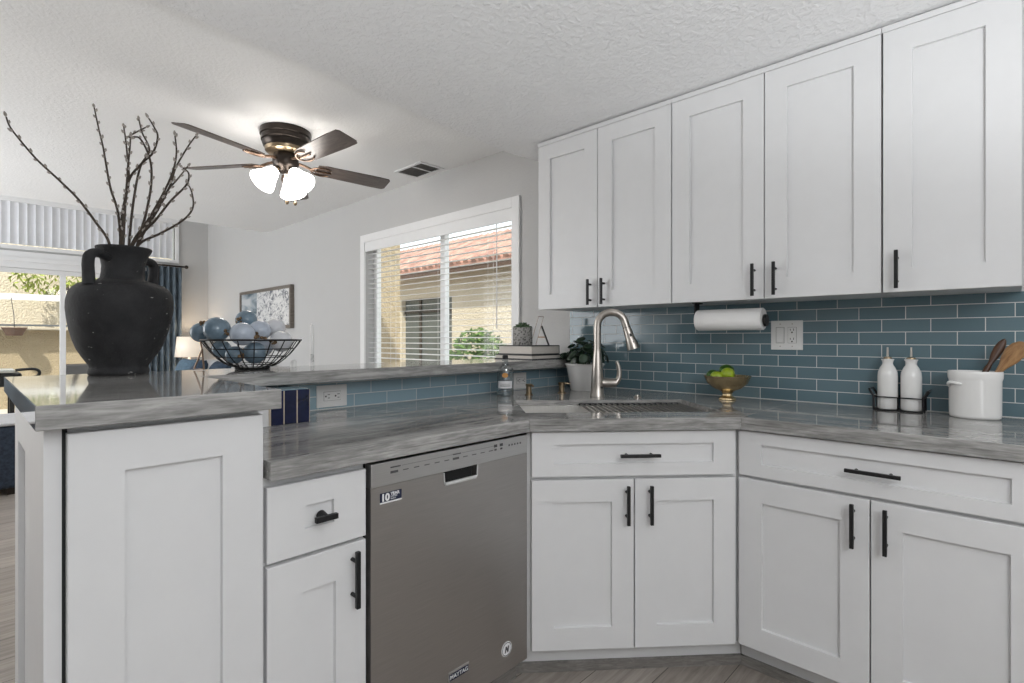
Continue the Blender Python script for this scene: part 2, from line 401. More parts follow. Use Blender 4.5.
def front(name, root, x0, x1, z0, z1, rail, railz=None):
    bm = bmesh.new(); shaker(bm, x0, x1, z0, z1, 0, .02, rail, railz); return obj(name, bm, M['cab'], root, smooth=0)
def carcass(root, x0, x1, depth, z1, kick=.06):
    obj('body', B(x0, x1, .021, depth, .105, z1), M['cab'], root, smooth=0)
    obj('toe_kick', B(x0, x1, .021 + kick, depth, .0, .105), M['cab'], root, smooth=0)
    obj('floor_trim', B(x0, x1, .021 + kick - .012, .021 + kick - .0005, 0, .034), M['kick'], root, smooth=0)
ZD0, ZD1, ZW0, ZW1, ZB = .112, .699, .710, .866, .8700
FY = 1.206
# narrow cabinet between bar end and dishwasher
t = thing('base_cabinet', 'narrow white base cabinet between the tall bar end and the dishwasher', 'cabinet', (.4655, FY, 0), 0, 'base cabinets')
carcass(t, 0, .255, .45, ZB)
d = front('drawer', t, .004, .252, .680, .8515, .088, .058); pull(d, .130, .762, .055, False, tee=True)
d = front('door', t, .004, .252, ZD0, .671, .083, .08); pull(d, .212, .5875, .141, True)
# corner sink cabinet, set across the corner
EX = Vector((.735, -.678, 0)).normalized(); EN = Vector((.678, .735, 0)).normalized(); C1 = Vector((1.327, 1.1836, 0)); C2 = Vector((1.869, .6842, 0))
ANG = math.atan2(EX.y, EX.x)
o_ = C1 + EN * .022
t = thing('sink_cabinet', 'white corner sink cabinet with a false drawer over two doors', 'cabinet', o_, ANG, 'base cabinets')
bm = bmesh.new(); prism(bm, [(-.008, .022), (.742, .022), (.742, .10), (.60, .5), (.13, .5), (-.008, .10)], .105, ZB - .25)
box(bm, -.008, .742, .022, .10, ZB - .25, ZB)
obj('body', bm, M['cab'], t, smooth=0)
bm = bmesh.new(); prism(bm, [(-.06, .075), (.785, .075), (.6, .4), (.13, .4)], 0, .105); obj('toe_kick', bm, M['cab'], t, smooth=0)
bm = bmesh.new(); box(bm, -.055, .79, .062, .0745, 0, .034); obj('floor_trim', bm, M['kick'], t, smooth=0)
d = front('drawer', t, .008, .727, ZW0, ZW1, .078, .044); pull(d, .380, .7855, .14, False)
d = front('door', t, .008, .3645, ZD0, ZD1, .077); pull(d, .338, .615, .134, True)
d = front('door', t, .3685, .727, ZD0, ZD1, .077); pull(d, .419, .615, .134, True)
# right run
t = thing('base_cabinet', 'wide white base cabinet with one long drawer below the oil bottles and crock', 'cabinet', (1.889, .70, 0), -PI / 2, 'base cabinets')
carcass(t, -.02, .775, .62, ZB)
d = front('drawer', t, 0, .773, ZW0, ZW1, .075, .044); pull(d, .397, .7855, .14, False)
d = front('door', t, 0, .3865, ZD0, ZD1, .077); pull(d, .346, .618, .134, True)
d = front('door', t, .3905, .773, ZD0, ZD1, .077); pull(d, .429, .618, .134, True)
# tall bar end cabinet
t = thing('bar_end_cabinet', 'tall white end cabinet with one large door carrying the black urn', 'cabinet', (.0975, FY, 0), 0)
bm = bmesh.new(); box(bm, .03, .364, .03, .755, .0, HB - .044); obj('body', bm, M['cab'], t, smooth=0)
obj('gap_shadow_strip', B(.0245, .032, .026, .03, .0, HB - .044), M['dark'], t, smooth=0)
bm = bmesh.new(); box(bm, .0, .0245, .026, .05, 0, HB - .044); obj('post', bm, M['cab'], t, smooth=0)
bm = bmesh.new(); shaker(bm, .05, .755, 0.0, HB - .046, 0, .03, .12, .10, .012)
e_ = obj('side_panel', bm, M['cab'], t, loc=(0, .805, 0), rot=(0, 0, -PI / 2), smooth=0)
bm = bmesh.new(); shaker(bm, .0295, .364, .09, HB - .056, 0, .022, .083, .078, .011); obj('door', bm, M['cab'], t, smooth=0)

# ---------------------------------------------------------------- dishwasher
t = thing('dishwasher', 'dark stainless dishwasher built in below the left counter', 'dishwasher', (.7315, FY, 0))
DWW = .605
obj('tub', B(.004, DWW - .004, .0302, .56, .089, .860), M['dark'], t, smooth=0)
bm = bmesh.new()   # door with a pocket handle opening
px0, px1, pz0, pz1 = .2405, .3735, .757, .7955
box(bm, 0, px0, 0, .03, .09, .7955); box(bm, px1, DWW, 0, .03, .09, .7955); box(bm, px0, px1, 0, .03, .09, pz0)
bmesh.ops.remove_doubles(bm, verts=bm.verts, dist=.0001)
obj('door', bm, M['dwsteel'], t, smooth=0)
obj('control_panel', B(0, DWW, -.002, .03, .796, .859), M['dwpanel'], t, smooth=0, bevel=.002)
bm = bmesh.new(); box(bm, px0, px1, .024, .03, pz0, pz1); obj('handle_pocket', bm, M['dark'], t, smooth=0)
M['lip'] = mat('satin_chrome', (.62, .62, .61), .35, .2)
bm = bmesh.new(); tube(bm, [(px0, -.002, pz1 - .002), (px0 + .002, -.002, pz0 + .006), (px0 + .008, -.003, pz0), (px1 - .008, -.003, pz0), (px1 - .002, -.002, pz0 + .006), (px1, -.002, pz1 - .002)], .0022, 8); tube(bm, [(px0 + .006, -.001, pz0 + .002), (px1 - .006, -.001, pz0 + .002)], .0055, 10); obj('handle_lip', bm, M['lip'], t)
obj('kick_plate', B(.0, DWW, .05, .065, .0, .088), M['kick'], t, smooth=0)
M['label_navy'] = mat('navy_sticker', (.01, .015, .045), .4); M['label_white'] = mat('white_print', (.75, .75, .76), .5, var=.01); M['print'] = mat('grey_print', (.08, .08, .085), .5)
st = obj('sticker', B(.027, .0945, -.0008, 0, .7535, .778), M['label_navy'], t, smooth=0); st['label'] = 'navy 10 year sticker'
obj('sticker_edge', B(.027, .0945, -.0012, 0, .7495, .7534), M['label_white'], st, smooth=0)
RF = (PI / 2, 0, 0)
text('lettering', '10', .0265, M['label_white'], st, (.0295, -.001, .7565), RF, bold=.0012)
text('lettering', 'YEAR', .0115, M['label_white'], st, (.0595, -.001, .768), RF, bold=.0003)
for k, s_ in enumerate(('LIMITED', 'PARTS')): text('lettering', s_, .0058, M['label_white'], st, (.0595, -.001, .7625 - k * .006), RF)
bd = obj('badge', B(.2585, .337, -.003, 0, .172, .199), M['dwpanel'], t, smooth=0, bevel=.001); bd['label'] = 'chrome badge with navy plate'
obj('badge_plate', B(.2605, .3345, -.0036, -.0028, .1735, .1935), M['label_navy'], bd, smooth=0)
text('lettering', 'MAYTAG', .0175, M['label_white'], bd, (.2975, -.0038, .1775), RF, align='CENTER', bold=.0001)
bm = bmesh.new(); bmesh.ops.create_cone(bm, cap_ends=True, segments=32, radius1=.024, radius2=.024, depth=.001, matrix=Matrix.Translation((.505, -.0005, .165)) @ Matrix.Rotation(PI / 2, 4, 'X'))
em = obj('round_sticker', bm, M['label_white'], t, smooth=0)
bm = bmesh.new(); tube(bm, [(.505 + .0205 * math.cos(a * PI / 16), -.0012, .165 + .0205 * math.sin(a * PI / 16)) for a in range(32)], .0012, 4, close=True)
for q in ([(-.010, -.011), (-.0045, -.011), (-.0005, .009), (-.006, .009)], [(.0015, -.011), (.007, -.011), (.0105, .009), (.0055, .009)], [(-.006, .009), (-.0005, .009), (.0045, -.002), (.0015, -.009)]):
    a = [bm.verts.new((.505 + x, -.0016, .165 + z)) for x, z in q]; b = [bm.verts.new((.505 + x, -.0008, .165 + z)) for x, z in q]
    bm.faces.new(a); bm.faces.new(b[::-1])
    for k in range(4): bm.faces.new((a[k], a[(k + 1) % 4], b[(k + 1) % 4], b[k]))
obj('emblem', bm, M['print'], em, smooth=0)
bm = bmesh.new()
for gx, n_ in ((.058, 5), (.274, 4)):
    box(bm, gx, gx + .032, -.0026, -.002, .8405, .8440)
    box(bm, gx + .036, gx + .036 + n_ * .036, -.0026, -.002, .8420, .8427)
    for k in range(n_):
        bx_ = gx + .04 + k * .036; box(bm, bx_, bx_ + .018, -.0026, -.002, .8280, .8305)
    box(bm, gx, gx + .024, -.0026, -.002, .8260, .8325)
for k in range(2): box(bm, .445 + k * .026, .459 + k * .026, -.0026, -.002, .8375, .8465); box(bm, .447 + k * .026, .457 + k * .026, -.0026, -.002, .827, .833)
for k in range(5): box(bm, .512 + k * .0135, .518 + k * .0135, -.0026, -.002, .8325, .838)
obj('control_marks', bm, M['print'], t, smooth=0)

# ---------------------------------------------------------------- countertops
def section(name, parent, poly, hole=None, fronts=(), rot=0, origin=(0, 0)):
    """stone slab 22 mm thick with mitred front aprons; built in its own frame so the banding follows the run"""
    R_ = Matrix.Rotation(-rot, 2); f = lambda p: tuple(R_ @ (Vector(p) - Vector(origin)))
    bm = bmesh.new(); prism(bm, [f(p) for p in poly], HC - .022, HC, [f(p) for p in hole] if hole else None)
    for (a, b, inn) in fronts:
        a, b, inn = Vector(f(a)), Vector(f(b)), Vector(inn); inn = R_ @ inn
        obox(bm, (a.x, a.y, HC - .0430), ((b - a).x, (b - a).y, 0), (inn.x * .02, inn.y * .02, 0), (0, 0, .0207))
    return obj(name, bm, M['stone'], parent, loc=(origin[0], origin[1], 0), rot=(0, 0, rot), smooth=0, bevel=.0012, bseg=1)
ct = thing('countertop', 'polished grey stone kitchen countertop wrapping the corner around the sink', 'countertop', (0, 0, 0))
c1, c2 = (1.327, 1.1836), (1.869, .6842)
section('counter_section', ct, [(.4685, 1.1836), c1, (1.327, T - .001), (.7905, T - .001), (.7905, 1.673), (.4685, 1.673)], None, [((.4685, 1.1836), c1, (0, 1)), ((.4685, 1.2036), (.4685, 1.35), (1, 0))])
sink = [tuple((C1 + EX * e + EN * n_).xy) for e, n_ in ((.0, .15), (.742, .142), (.735, .53), (-.012, .545))]
section('counter_section', ct, [c1, c2, (W - .009, .6842), (W - .009, T - .001), (1.327, T - .001)], sink, [(c1, c2, EN.xy)], ANG, c1)
section('counter_section', ct, [c2, (1.869, -.12), (W - .009, -.12), (W - .009, .6842)], None, [(c2, (1.869, -.12), (1, 0))], -PI / 2, c2)
bs = bmesh.new()
poly = [(.083, 1.1805), (.4915, 1.1805), (.4915, 1.7765), (W - .001, 1.7765), (W - .001, 2.15), (.083, 2.15)]
prism(bs, poly, HB - .043, HB)
tag(obj('raised_counter', bs, M['stone'], smooth=0, bevel=.0015, bseg=1), 'polished grey stone raised bar top holding the urn and wire bowl', 'bar top')

# ---------------------------------------------------------------- sink
t = thing('kitchen_sink', 'stainless undermount sink set in the corner counter', 'sink', (C1.x, C1.y, 0), ANG)
bm = bmesh.new(); zt, zb_ = HC - .0225, HC - .24
rim = lambda e0, e1, n0, n1, z: [bm.verts.new(p) for p in ((e0, n0, z), (e1, n0, z), (e1, n1, z), (e0, n1, z))]
a = rim(-.03, .765, .122, .565, zt); b = rim(.010, .724, .168, .515, zt); c_ = rim(.010, .724, .168, .515, zt - .03); c2_ = rim(.011, .723, .169, .514, zt - .031); d_ = rim(.016, .718, .174, .509, zb_); 
for p, q in ((a, b), (b, c_), (c_, c2_), (c2_, d_)):
    for k in range(4): bm.faces.new((p[k], p[(k + 1) % 4], q[(k + 1) % 4], q[k]))
bm.faces.new(d_)
so = obj('basin', bm, M['steel'], t, smooth=0); sd = so.modifiers.new('sheet', 'SOLIDIFY'); sd.thickness = .0012; sd.offset = -1
bm = bmesh.new(); lathe(bm, [(.0, zb_ + .004), (.03, zb_ + .004), (.045, zb_ + .002), (.05, zb_ + .0005)], 24, (.36, .34, 0)); obj('drain', bm, M['nickel'], t)
# roll-up rack lying on the inner ledge
t = thing('dish_rack', 'dark metal roll-up drying rack over the right half of the sink', 'rack', (C1.x, C1.y, HC - .0225 + .0056), ANG)
M['rod'] = mat('grey_coated_rod', (.30, .285, .27), .3, .9)
for k in range(19):
    bm = bmesh.new(); e = .275 + k * .0245; tube(bm, [(e, .158, 0), (e, .524, 0)], .0042, 8); obj('rod', bm, M['rod'], t)
for n_ in (.160, .520):
    bm = bmesh.new(); tube(bm, [(.268, n_, .0), (.724, n_, .0)], .0054, 8); obj('side_band', bm, M['black'], t)

# ---------------------------------------------------------------- upper cabinets
UF = 2.183; UZ0, UZ1 = 1.345, 2.238
def upper(label, y_hi, widths, handles):
    t = thing('wall_cabinet', label, 'wall cabinet', (UF, y_hi, UZ0), -PI / 2, 'white wall cabinets')
    wtot = sum(widths)
    obj('body', B(.001, wtot - .001, .021, W - UF - .0005, .004, UZ1 - UZ0 - .002), M['cab'], t, smooth=0)
    obj('crown', B(-.0 , wtot, -.003, .02, UZ1 - UZ0 - .0015, UZ1 - UZ0 + .018), M['cab'], t, smooth=0)
    obj('top_filler', B(0.0005, wtot - .0005, .0205, W - UF - .0005, UZ1 - UZ0 - .001, UZ1 - UZ0 + .018), M['cab'], t, smooth=0)
    x = 0
    for w_, hx in zip(widths, handles):
        bm = bmesh.new(); shaker(bm, x + .002, x + w_ - .002, 0, UZ1 - UZ0 - .002, 0, .02, .080)
        d = obj('door', bm, M['cab'], t, smooth=0)
        pull(d, x + (hx if hx > 0 else w_ + hx), .075, .128, True); x += w_
    return t
upper('two-door white wall cabinet nearest the window, over the faucet', 1.888, (.391, .394), (-.040, .041))
upper('two-door white wall cabinet above the paper towel holder', 1.101, (.391, .383), (-.036, .043))
upper('single-door white wall cabinet above the utensil crock', .325, (.346,), (.042,))

# ---------------------------------------------------------------- window on the right wall and its blind
bm = bmesh.new(); cw = .068
for y0, y1, z0, z1 in ((wy0 - cw, wy0, wz0 - .03, wz1 + cw), (wy1, wy1 + cw, wz0 - .03, wz1 + cw), (wy0, wy1, wz1, wz1 + cw), (wy0, wy1, wz0 - .03, wz0)):
    box(bm, W - .018, W, y0, y1, z0, z1)
win = struct('window_1', bm, M['trim'], bevel=.002)
bm = bmesh.new()
for y0, y1, z0, z1 in ((wy0, wy0 + .045, wz0, wz1), (wy1 - .045, wy1, wz0, wz1), (wy0, wy1, wz0, wz0 + .045), (wy0, wy1, wz1 - .045, wz1), (3.215, 3.27, wz0, wz1)):
    box(bm, W + .085, W + .13, y0, y1, z0, z1)
struct('window_frame', bm, M['trim'], win)
struct('pane', B(W + .105, W + .11, wy0 + .04, wy1 - .04, wz0 + .04, wz1 - .04), M['glass'], win)
t = thing('window_blind', 'white horizontal slat blind open across the dining window', 'blind', (W + .045, (wy0 + wy1) / 2, wz1))
hw = (wy1 - wy0) / 2 - .006
obj('valance', B(-.055, -.043, -hw - .012, hw + .012, -.085, .002), M['trim'], t, bevel=.003)
obj('valance_return', B(-.043, .0, -hw - .012, -hw - .006, -.085, .0), M['trim'], t, smooth=0)
obj('headrail', B(-.03, .03, -hw, hw, -.05, -.004), M['trim'], t, smooth=0)
bm = bmesh.new(); nz = 23
for k in range(nz):
    z = -.105 - k * .0445; a_ = math.radians(4)
    dx, dz = .025 * math.cos(a_), .025 * math.sin(a_)
    obox(bm, (-dx, -hw, z - dz), (2 * dx, 0, 2 * dz), (0, 2 * hw, 0), (0, 0, .003))
obj('slats', bm, M['trim'], t, smooth=0)
obj('bottom_rail', B(-.025, .025, -hw, hw, -.105 - nz * .0445 - .012, -.105 - nz * .0445 + .012), M['trim'], t, bevel=.003)
for y in (-hw * .72, -.10, hw * .6):
    for x in (-.026, .026): bm = bmesh.new(); tube(bm, [(x, y, -.06), (x, y, -.105 - nz * .0445)], .0012, 5); obj('ladder_cord', bm, M['trim'], t)
bm = bmesh.new(); tube(bm, [(-.034, -hw + .16, -.07), (-.034, -hw + .16, -.8)], .004, 8); obj('tilt_wand', bm, M['plate'], t)

# ---------------------------------------------------------------- sliding door, upper window, their coverings
bm = bmesh.new()
for x0, x1, z0, z1 in ((sx0, sx1, sz1 - .0, sz1 + .2), (sx0, sx0 + .06, .0, sz1), (sx1 - .06, sx1, 0, sz1)):
    box(bm, x0, x1, FAR - .03, FAR + .06, z0, z1)
box(bm, sx0, sx1, FAR - .06, FAR - .0305, sz1 + .075, sz1 + .125)
dr = struct('door_1', bm, M['trim'], bevel=.004)
bm = bmesh.new()
for x0, x1, z0, z1 in ((.842, .90, .0701, sz1 - .0551), (sx0 + .06, sx1 - .06, .0, .07), (sx0 + .06, sx1 - .06, sz1 - .055, sz1), (sx0 + .06, sx0 + .12, .07, sz1 - .055)):
    box(bm, x0, x1, FAR + .005, FAR + .05, z0, z1)
struct('sash', bm, M['trim'], dr, bevel=.003)
struct('pane', B(sx0 + .1, .85, FAR + .025, FAR + .03, .06, sz1 - .05), M['glass'], dr)
struct('pane', B(.89, sx1 - .06, FAR + .035, FAR + .04, .06, sz1 - .05), M['glass'], dr)
bm = bmesh.new(); fw = .045
for x0, x1, z0, z1 in ((ux0 - fw, ux1 + fw, uz0 - fw, uz0), (ux0 - fw, ux1 + fw, uz1, uz1 + fw), (ux0 - fw, ux0, uz0, uz1), (ux1, ux1 + fw, uz0, uz1)):
    box(bm, x0, x1, FAR - .03, FAR + .05, z0, z1)
w2 = struct('window_2', bm, M['trim'], bevel=.003)
struct('pane', B(ux0, ux1, FAR + .06, FAR + .065, uz0, uz1), M['glass'], w2)
t = thing('vertical_blind', 'white vertical slat blind closed across the upper window', 'blind', (0, FAR + .01, uz1))
M['vane'] = mat('white_vinyl_vane', (.78, .79, .82), .45, var=.02)
bm = bmesh.new(); x = ux0 + .01; k = 0
while x < ux1 - .06:
    a_ = math.radians(random.choice((6, 9, 14, 5, 17)))
    dx, dy = .083 * math.cos(a_), .083 * math.sin(a_)
    N_ = 5
    for j in range(N_):   # a gently cupped vane
        f0, f1 = j / N_, (j + 1) / N_; b0, b1 = .012 * math.sin(PI * f0), .012 * math.sin(PI * f1)
        obox(bm, (x + dx * f0, -.025 + dy * f0 + b0, -.535), (dx / N_, dy / N_ + b1 - b0, 0), (0, .0016, 0), (0, 0, .52))
    x += .076; k += 1
obj('vanes', bm, M['vane'], t, smooth=0)
obj('headrail', B(ux0, ux1, -.045, .02, -.03, -.0), M['trim'], t, smooth=0)
# curtain and rod
def curtain_mat():
    s = NT('blue_grey_curtain_cloth'); s.set(rough=.85)
    s.l(s.ramp(s.noise(s.coords((1, 1, .3)), 30, 3), [(.35, (.07, .095, .12)), (.65, (.15, .19, .225))]), s.b.inputs['Base Color']); return s.m
M['curtain'] = curtain_mat()
t = thing('curtain', 'dark blue pleated curtain at the right of the sliding door', 'curtain', (1.5, FAR - .085, 0))
bm = bmesh.new(); fr_, bk_ = [], []
N_ = 160
for i in range(N_ + 1):
    x = .0 + .655 * i / N_; y = .032 * math.sin(i / N_ * 2 * PI * 9) + .006 * math.sin(i * .7)
    fr_.append((bm.verts.new((x, y, .02)), bm.verts.new((x, y * .8, 2.20))))
for p, q in zip(fr_, fr_[1:]): bm.faces.new((p[0], q[0], q[1], p[1]))
cu = obj('drape', bm, M['curtain'], t, smooth=180); sd = cu.modifiers.new('cloth', 'SOLIDIFY'); sd.thickness = .003
t3 = t.copy(); COL.objects.link(t3); t3.location.x = -1.62; t3.scale.x = 2.55; t3['label'] = 'dark blue pleated curtain added out of view at the left to darken a reflection'  # unseen second curtain, added so the bar edge reflects something dark
c3 = cu.copy(); COL.objects.link(c3); c3.parent = t3
t2 = thing('curtain_rod', 'dark curtain rod with a round finial above the sliding door', 'curtain rod', (0, FAR - .085, 2.215))
bm = bmesh.new(); tube(bm, [(1.42, 0, 0), (2.20, 0, 0)], .012, 10); obj('rod', bm, M['dbronze'], t2)
bm = bmesh.new(); ball(bm, (2.215, 0, 0), .026, 16); obj('finial', bm, M['dbronze'], t2)
bm = bmesh.new(); box(bm, 2.155, 2.17, -.006, .0845, -.012, .006); obj('bracket', bm, M['dbronze'], t2)

# ---------------------------------------------------------------- ceiling vent
M['ventgap'] = mat('grey_vent_recess', (.20, .195, .19), .8)
t = thing('air_vent', 'rectangular ceiling air vent between the fan and the window', 'air vent', (2.362, 3.222, DC))
bm = bmesh.new(); hx, hy = .088, .145
for a in ((-hx - .02, hx + .02, -hy - .02, -hy), (-hx - .02, hx + .02, hy, hy + .02), (-hx - .02, -hx, -hy, hy), (hx, hx + .02, -hy, hy), (-hx, hx, -.042, -.030)): box(bm, *a, -.008, -.0005)
obj('frame', bm, M['trim'], t, smooth=0)
obj('recess', B(-hx, hx, -hy, hy, -.002, -.0006), M['ventgap'], t, smooth=0)
bm = bmesh.new()
for k in range(14):
    y = -hy + .012 + k * .0205
    obox(bm, (-hx, y, -.007), (2 * hx, 0, 0), (0, .008, .0045), (0, 0, .0008))
obj('louvers', bm, mat('grey_louver', (.30, .29, .28), .6), t, smooth=0)

# ---------------------------------------------------------------- ceiling fan
M['iron'] = mat('dark_copper_iron', (.13, .085, .06), .35, .8)
fx, fy = 1.365, 3.22
t = thing('ceiling_fan', 'five-blade walnut ceiling fan with lit frosted glass shades', 'ceiling fan', (fx, fy, DC))
bm = bmesh.new(); lathe(bm, [(0, 0), (.145, 0), (.147, -.020), (.146, -.034), (.139, -.038), (.139, -.042), (.141, -.046), (.139, -.066), (.132, -.070), (.132, -.074), (.134, -.078), (.128, -.098), (.118, -.108), (0, -.108)], 48); obj('canopy', bm, M['dbronze'], t)
bm = bmesh.new(); lathe(bm, [(0, -.1085), (.12, -.1085), (.116, -.128), (.10, -.14), (0, -.14)], 40); obj('trim_band', bm, M['bronze'], t)
bm = bmesh.new(); lathe(bm, [(0, -.1405), (.068, -.1405), (.075, -.16), (.075, -.205), (.06, -.228), (.045, -.245), (.02, -.262), (0, -.262)], 36); obj('switch_housing', bm, M['dbronze'], t)
for ang, droop in ((124.5, 0), (198.5, 0), (274.5, -.5), (350, 1.5), (59, 5.5)):
    a_ = math.radians(ang)
    bm = bmesh.new(); pitch = math.radians(-13)
    out = [(.19, -.05), (.24, -.062), (.55, -.07), (.645, -.068), (.66, -.052), (.66, .052), (.645, .068), (.55, .07), (.24, .062), (.19, .05)]
    top, bot = [], []
    for r_, s_ in out:
        z = -.196 + s_ * math.sin(pitch)
        for L_, dz in ((top, .006), (bot, 0)): L_.append(bm.verts.new((r_, s_ * math.cos(pitch), z + dz)))
    bm.faces.new(top); bm.faces.new(bot[::-1])
    for i in range(len(out)): bm.faces.new((bot[i], bot[(i + 1) % 10], top[(i + 1) % 10], top[i]))
    bl = obj('blade', bm, M['blade'], t, rot=(0, math.radians(droop), a_), smooth=0)
    bm = bmesh.new()
    tube(bm, [(.07, 0, -.18), (.12, 0, -.188), (.17, 0, -.203)], .009, 8)
    for sg in (1, -1):
        pt = [(.15, .0, -.203), (.18, sg * .035, -.203 - sg * .008), (.23, sg * .045, -.203 - sg * .0105), (.27, sg * .03, -.203 - sg * .007)]
        tube(bm, spline(pt, 5), .0055, 6)
    tube(bm, [(.16, 0, -.203), (.28, 0, -.203)], .006, 6)
    obj('blade_iron', bm, M['iron'], bl)
for ang in (188, 284, 50):
    a_ = math.radians(ang)
    bm = bmesh.new(); tube(bm, spline([(.02, 0, -.228), (.045, 0, -.232), (.066, 0, -.246)], 4), .011, 10)
    ax = Vector((math.sin(math.radians(42)), 0, -math.cos(math.radians(42))))
    p0 = Vector((.058, 0, -.240)); tube(bm, [p0, p0 + ax * .028], [.018, .024], 16)
    ar = obj('light_arm', bm, M['bronze'], t, rot=(0, 0, a_))
    bm = bmesh.new(); prof = [(.022, .018), (.030, .022), (.038, .04), (.046, .065), (.058, .095), (.072, .122), (.078, .138)]
    lathe(bm, prof, 32); q = Vector((0, 0, 1)).rotation_difference(ax).to_matrix().to_4x4()
    bmesh.ops.transform(bm, matrix=Matrix.Translation(p0) @ q, verts=bm.verts)
    gs = obj('glass_shade', bm, M['bulb'], t, rot=(0, 0, a_)); sd = gs.modifiers.new('glass', 'SOLIDIFY'); sd.thickness = .003
for dx, dy, L_ in ((-.01, -.04, .165), (.045, -.03, .16)):
    bm = bmesh.new(); tube(bm, [(dx, dy, -.255), (dx, dy, -.262 - L_)], .0014, 6); ch = obj('pull_chain', bm, M['bronze'], t)
    bm = bmesh.new(); lathe(bm, [(0, -.262 - L_ + .004), (.005, -.262 - L_), (.011, -.27 - L_), (.012, -.278 - L_), (.007, -.288 - L_), (0, -.29 - L_)], 14, (dx, dy, 0)); obj('bob', bm, M['bronze'], ch)

# ---------------------------------------------------------------- black urn and willow branches
vx, vy = .341, 2.044
t = thing('urn', 'large black clay two-handled urn on the bar end', 'urn', (vx, vy, HB))
px = lambda hp: hp * 1.662 / 524.4 * .80
Vprof = [(0, 376.0), (29, 376.0), (30.6, 375.5), (31.4, 373.5), (31, 371), (30, 369), (30.3, 367), (33, 363.5), (38.2, 357), (43, 350), (47.2, 341), (50.5, 331.5), (53, 321), (54.6, 311), (54.6, 303), (53, 296.5), (49.5, 291), (43.5, 287), (34, 284), (26, 282), (23.2, 279.5), (22.2, 273), (22.2, 266), (23.5, 259.5), (25.8, 253), (28.3, 248.4), (29.2, 246.2), (28.8, 244.8), (27, 244.8), (25.5, 247), (22.5, 252), (20, 260), (20, 275), (22, 283), (30, 287), (0, 300)]
zz = lambda v: max(0, (376.0 - (v if v > 287 else 287 - (287 - v) * .885)) * 1.662 / 524.4)
lean = lambda z: (.986 * .013 * z / .41, -.164 * .013 * z / .41)
bm = bmesh.new(); lathe(bm, [(px(r), zz(v)) for r, v in Vprof], 64, sh=lean); obj('body', bm, M['clay'], t, smooth=60)
for s_ in (-1, 1):
    dv = Vector((.80, .60, 0)) * s_
    rr = lambda hp, v: (dv * px(hp) + Vector((*lean(zz(v)), zz(v))))
    bm = bmesh.new(); pts = spline([rr(18, 260), rr(28, 256.5), rr(39, 255.5), rr(46.5, 259.5), rr(48, 268), rr(47, 278), rr(46, 289)], 6)
    tube(bm, pts, [.0125, .0145], 14, sx=1.25); obj('handle', bm, M['clay'], t, smooth=60)
BR = [
 ('long willow branch arching out far left from the urn', [(.336, 2.03, 1.34), (.312, 2.026, 1.485), (.287, 2.062, 1.545), (.247, 2.085, 1.615), (.205, 2.111, 1.67), (.157, 2.142, 1.728), (.121, 2.162, 1.781), (.097, 2.168, 1.82), (.088, 2.159, 1.845)]),
 ('tallest upright willow branch, second from the left', [(.349, 2.039, 1.341), (.345, 2.044, 1.487), (.34, 2.061, 1.591), (.326, 2.089, 1.668), (.318, 2.111, 1.746), (.313, 2.129, 1.806), (.305, 2.15, 1.867), (.296, 2.172, 1.942)]),
 ('short straight willow branch in the middle, nearer the front', [(.348, 2.025, 1.34), (.34, 2.003, 1.481), (.348, 2.011, 1.593), (.351, 1.995, 1.655), (.352, 1.98, 1.716), (.354, 1.966, 1.767), (.354, 1.953, 1.804)]),
 ('straight willow branch in the middle rising just above its neighbour', [(.349, 2.042, 1.341), (.344, 2.047, 1.487), (.352, 2.06, 1.593), (.369, 2.062, 1.691), (.369, 2.084, 1.781), (.368, 2.106, 1.843), (.367, 2.128, 1.888)]),
 ('willow branch bending right then hooking back left at its tip', [(.348, 2.02, 1.34), (.343, 1.996, 1.481), (.354, 1.996, 1.665), (.379, 1.952, 1.725), (.402, 1.912, 1.757), (.41, 1.886, 1.802), (.399, 1.88, 1.828), (.385, 1.877, 1.849)]),
 ('willow branch with an S bend crossing the hooked one', [(.356, 2.03, 1.341), (.363, 2.023, 1.487), (.374, 2.025, 1.619), (.391, 2.02, 1.734), (.414, 2.009, 1.793), (.4, 2.036, 1.853), (.395, 2.055, 1.899)]),
 ('willow branch looping left and over to the right at the top', [(.365, 2.028, 1.342), (.383, 2.01, 1.488), (.405, 2.005, 1.593), (.419, 2.009, 1.69), (.419, 2.027, 1.77), (.4, 2.066, 1.842), (.378, 2.108, 1.852), (.401, 2.103, 1.876), (.422, 2.099, 1.894)]),
 ('right-hand willow branch ending in a straight upright tip', [(.36, 2.01, 1.34), (.371, 1.969, 1.481), (.402, 1.951, 1.565), (.431, 1.905, 1.644), (.447, 1.873, 1.704), (.451, 1.852, 1.755), (.445, 1.843, 1.804)]),
 ('willow branch reaching highest on the right side', [(.366, 2.023, 1.341), (.385, 2.003, 1.487), (.43, 1.974, 1.601), (.46, 1.961, 1.68), (.476, 1.962, 1.741), (.506, 1.949, 1.812), (.528, 1.944, 1.853)]),
 ('right-hand willow branch with its tip curled back to the left', [(.363, 2.003, 1.34), (.38, 1.956, 1.48), (.412, 1.928, 1.554), (.44, 1.876, 1.609), (.469, 1.822, 1.654), (.47, 1.797, 1.684), (.453, 1.791, 1.697)]),
 ('lowest willow branch drooping right and curving up', [(.371, 2.013, 1.341), (.401, 1.982, 1.482), (.431, 1.959, 1.52), (.468, 1.929, 1.549), (.496, 1.909, 1.579), (.51, 1.902, 1.613), (.509, 1.912, 1.657), (.504, 1.926, 1.682)]),
 ('plain slanting willow branch among the right-hand bunch', [(.365, 2.027, 1.341), (.383, 2.008, 1.492), (.423, 1.995, 1.585), (.458, 1.988, 1.666), (.486, 1.988, 1.71), (.516, 1.986, 1.76)])]
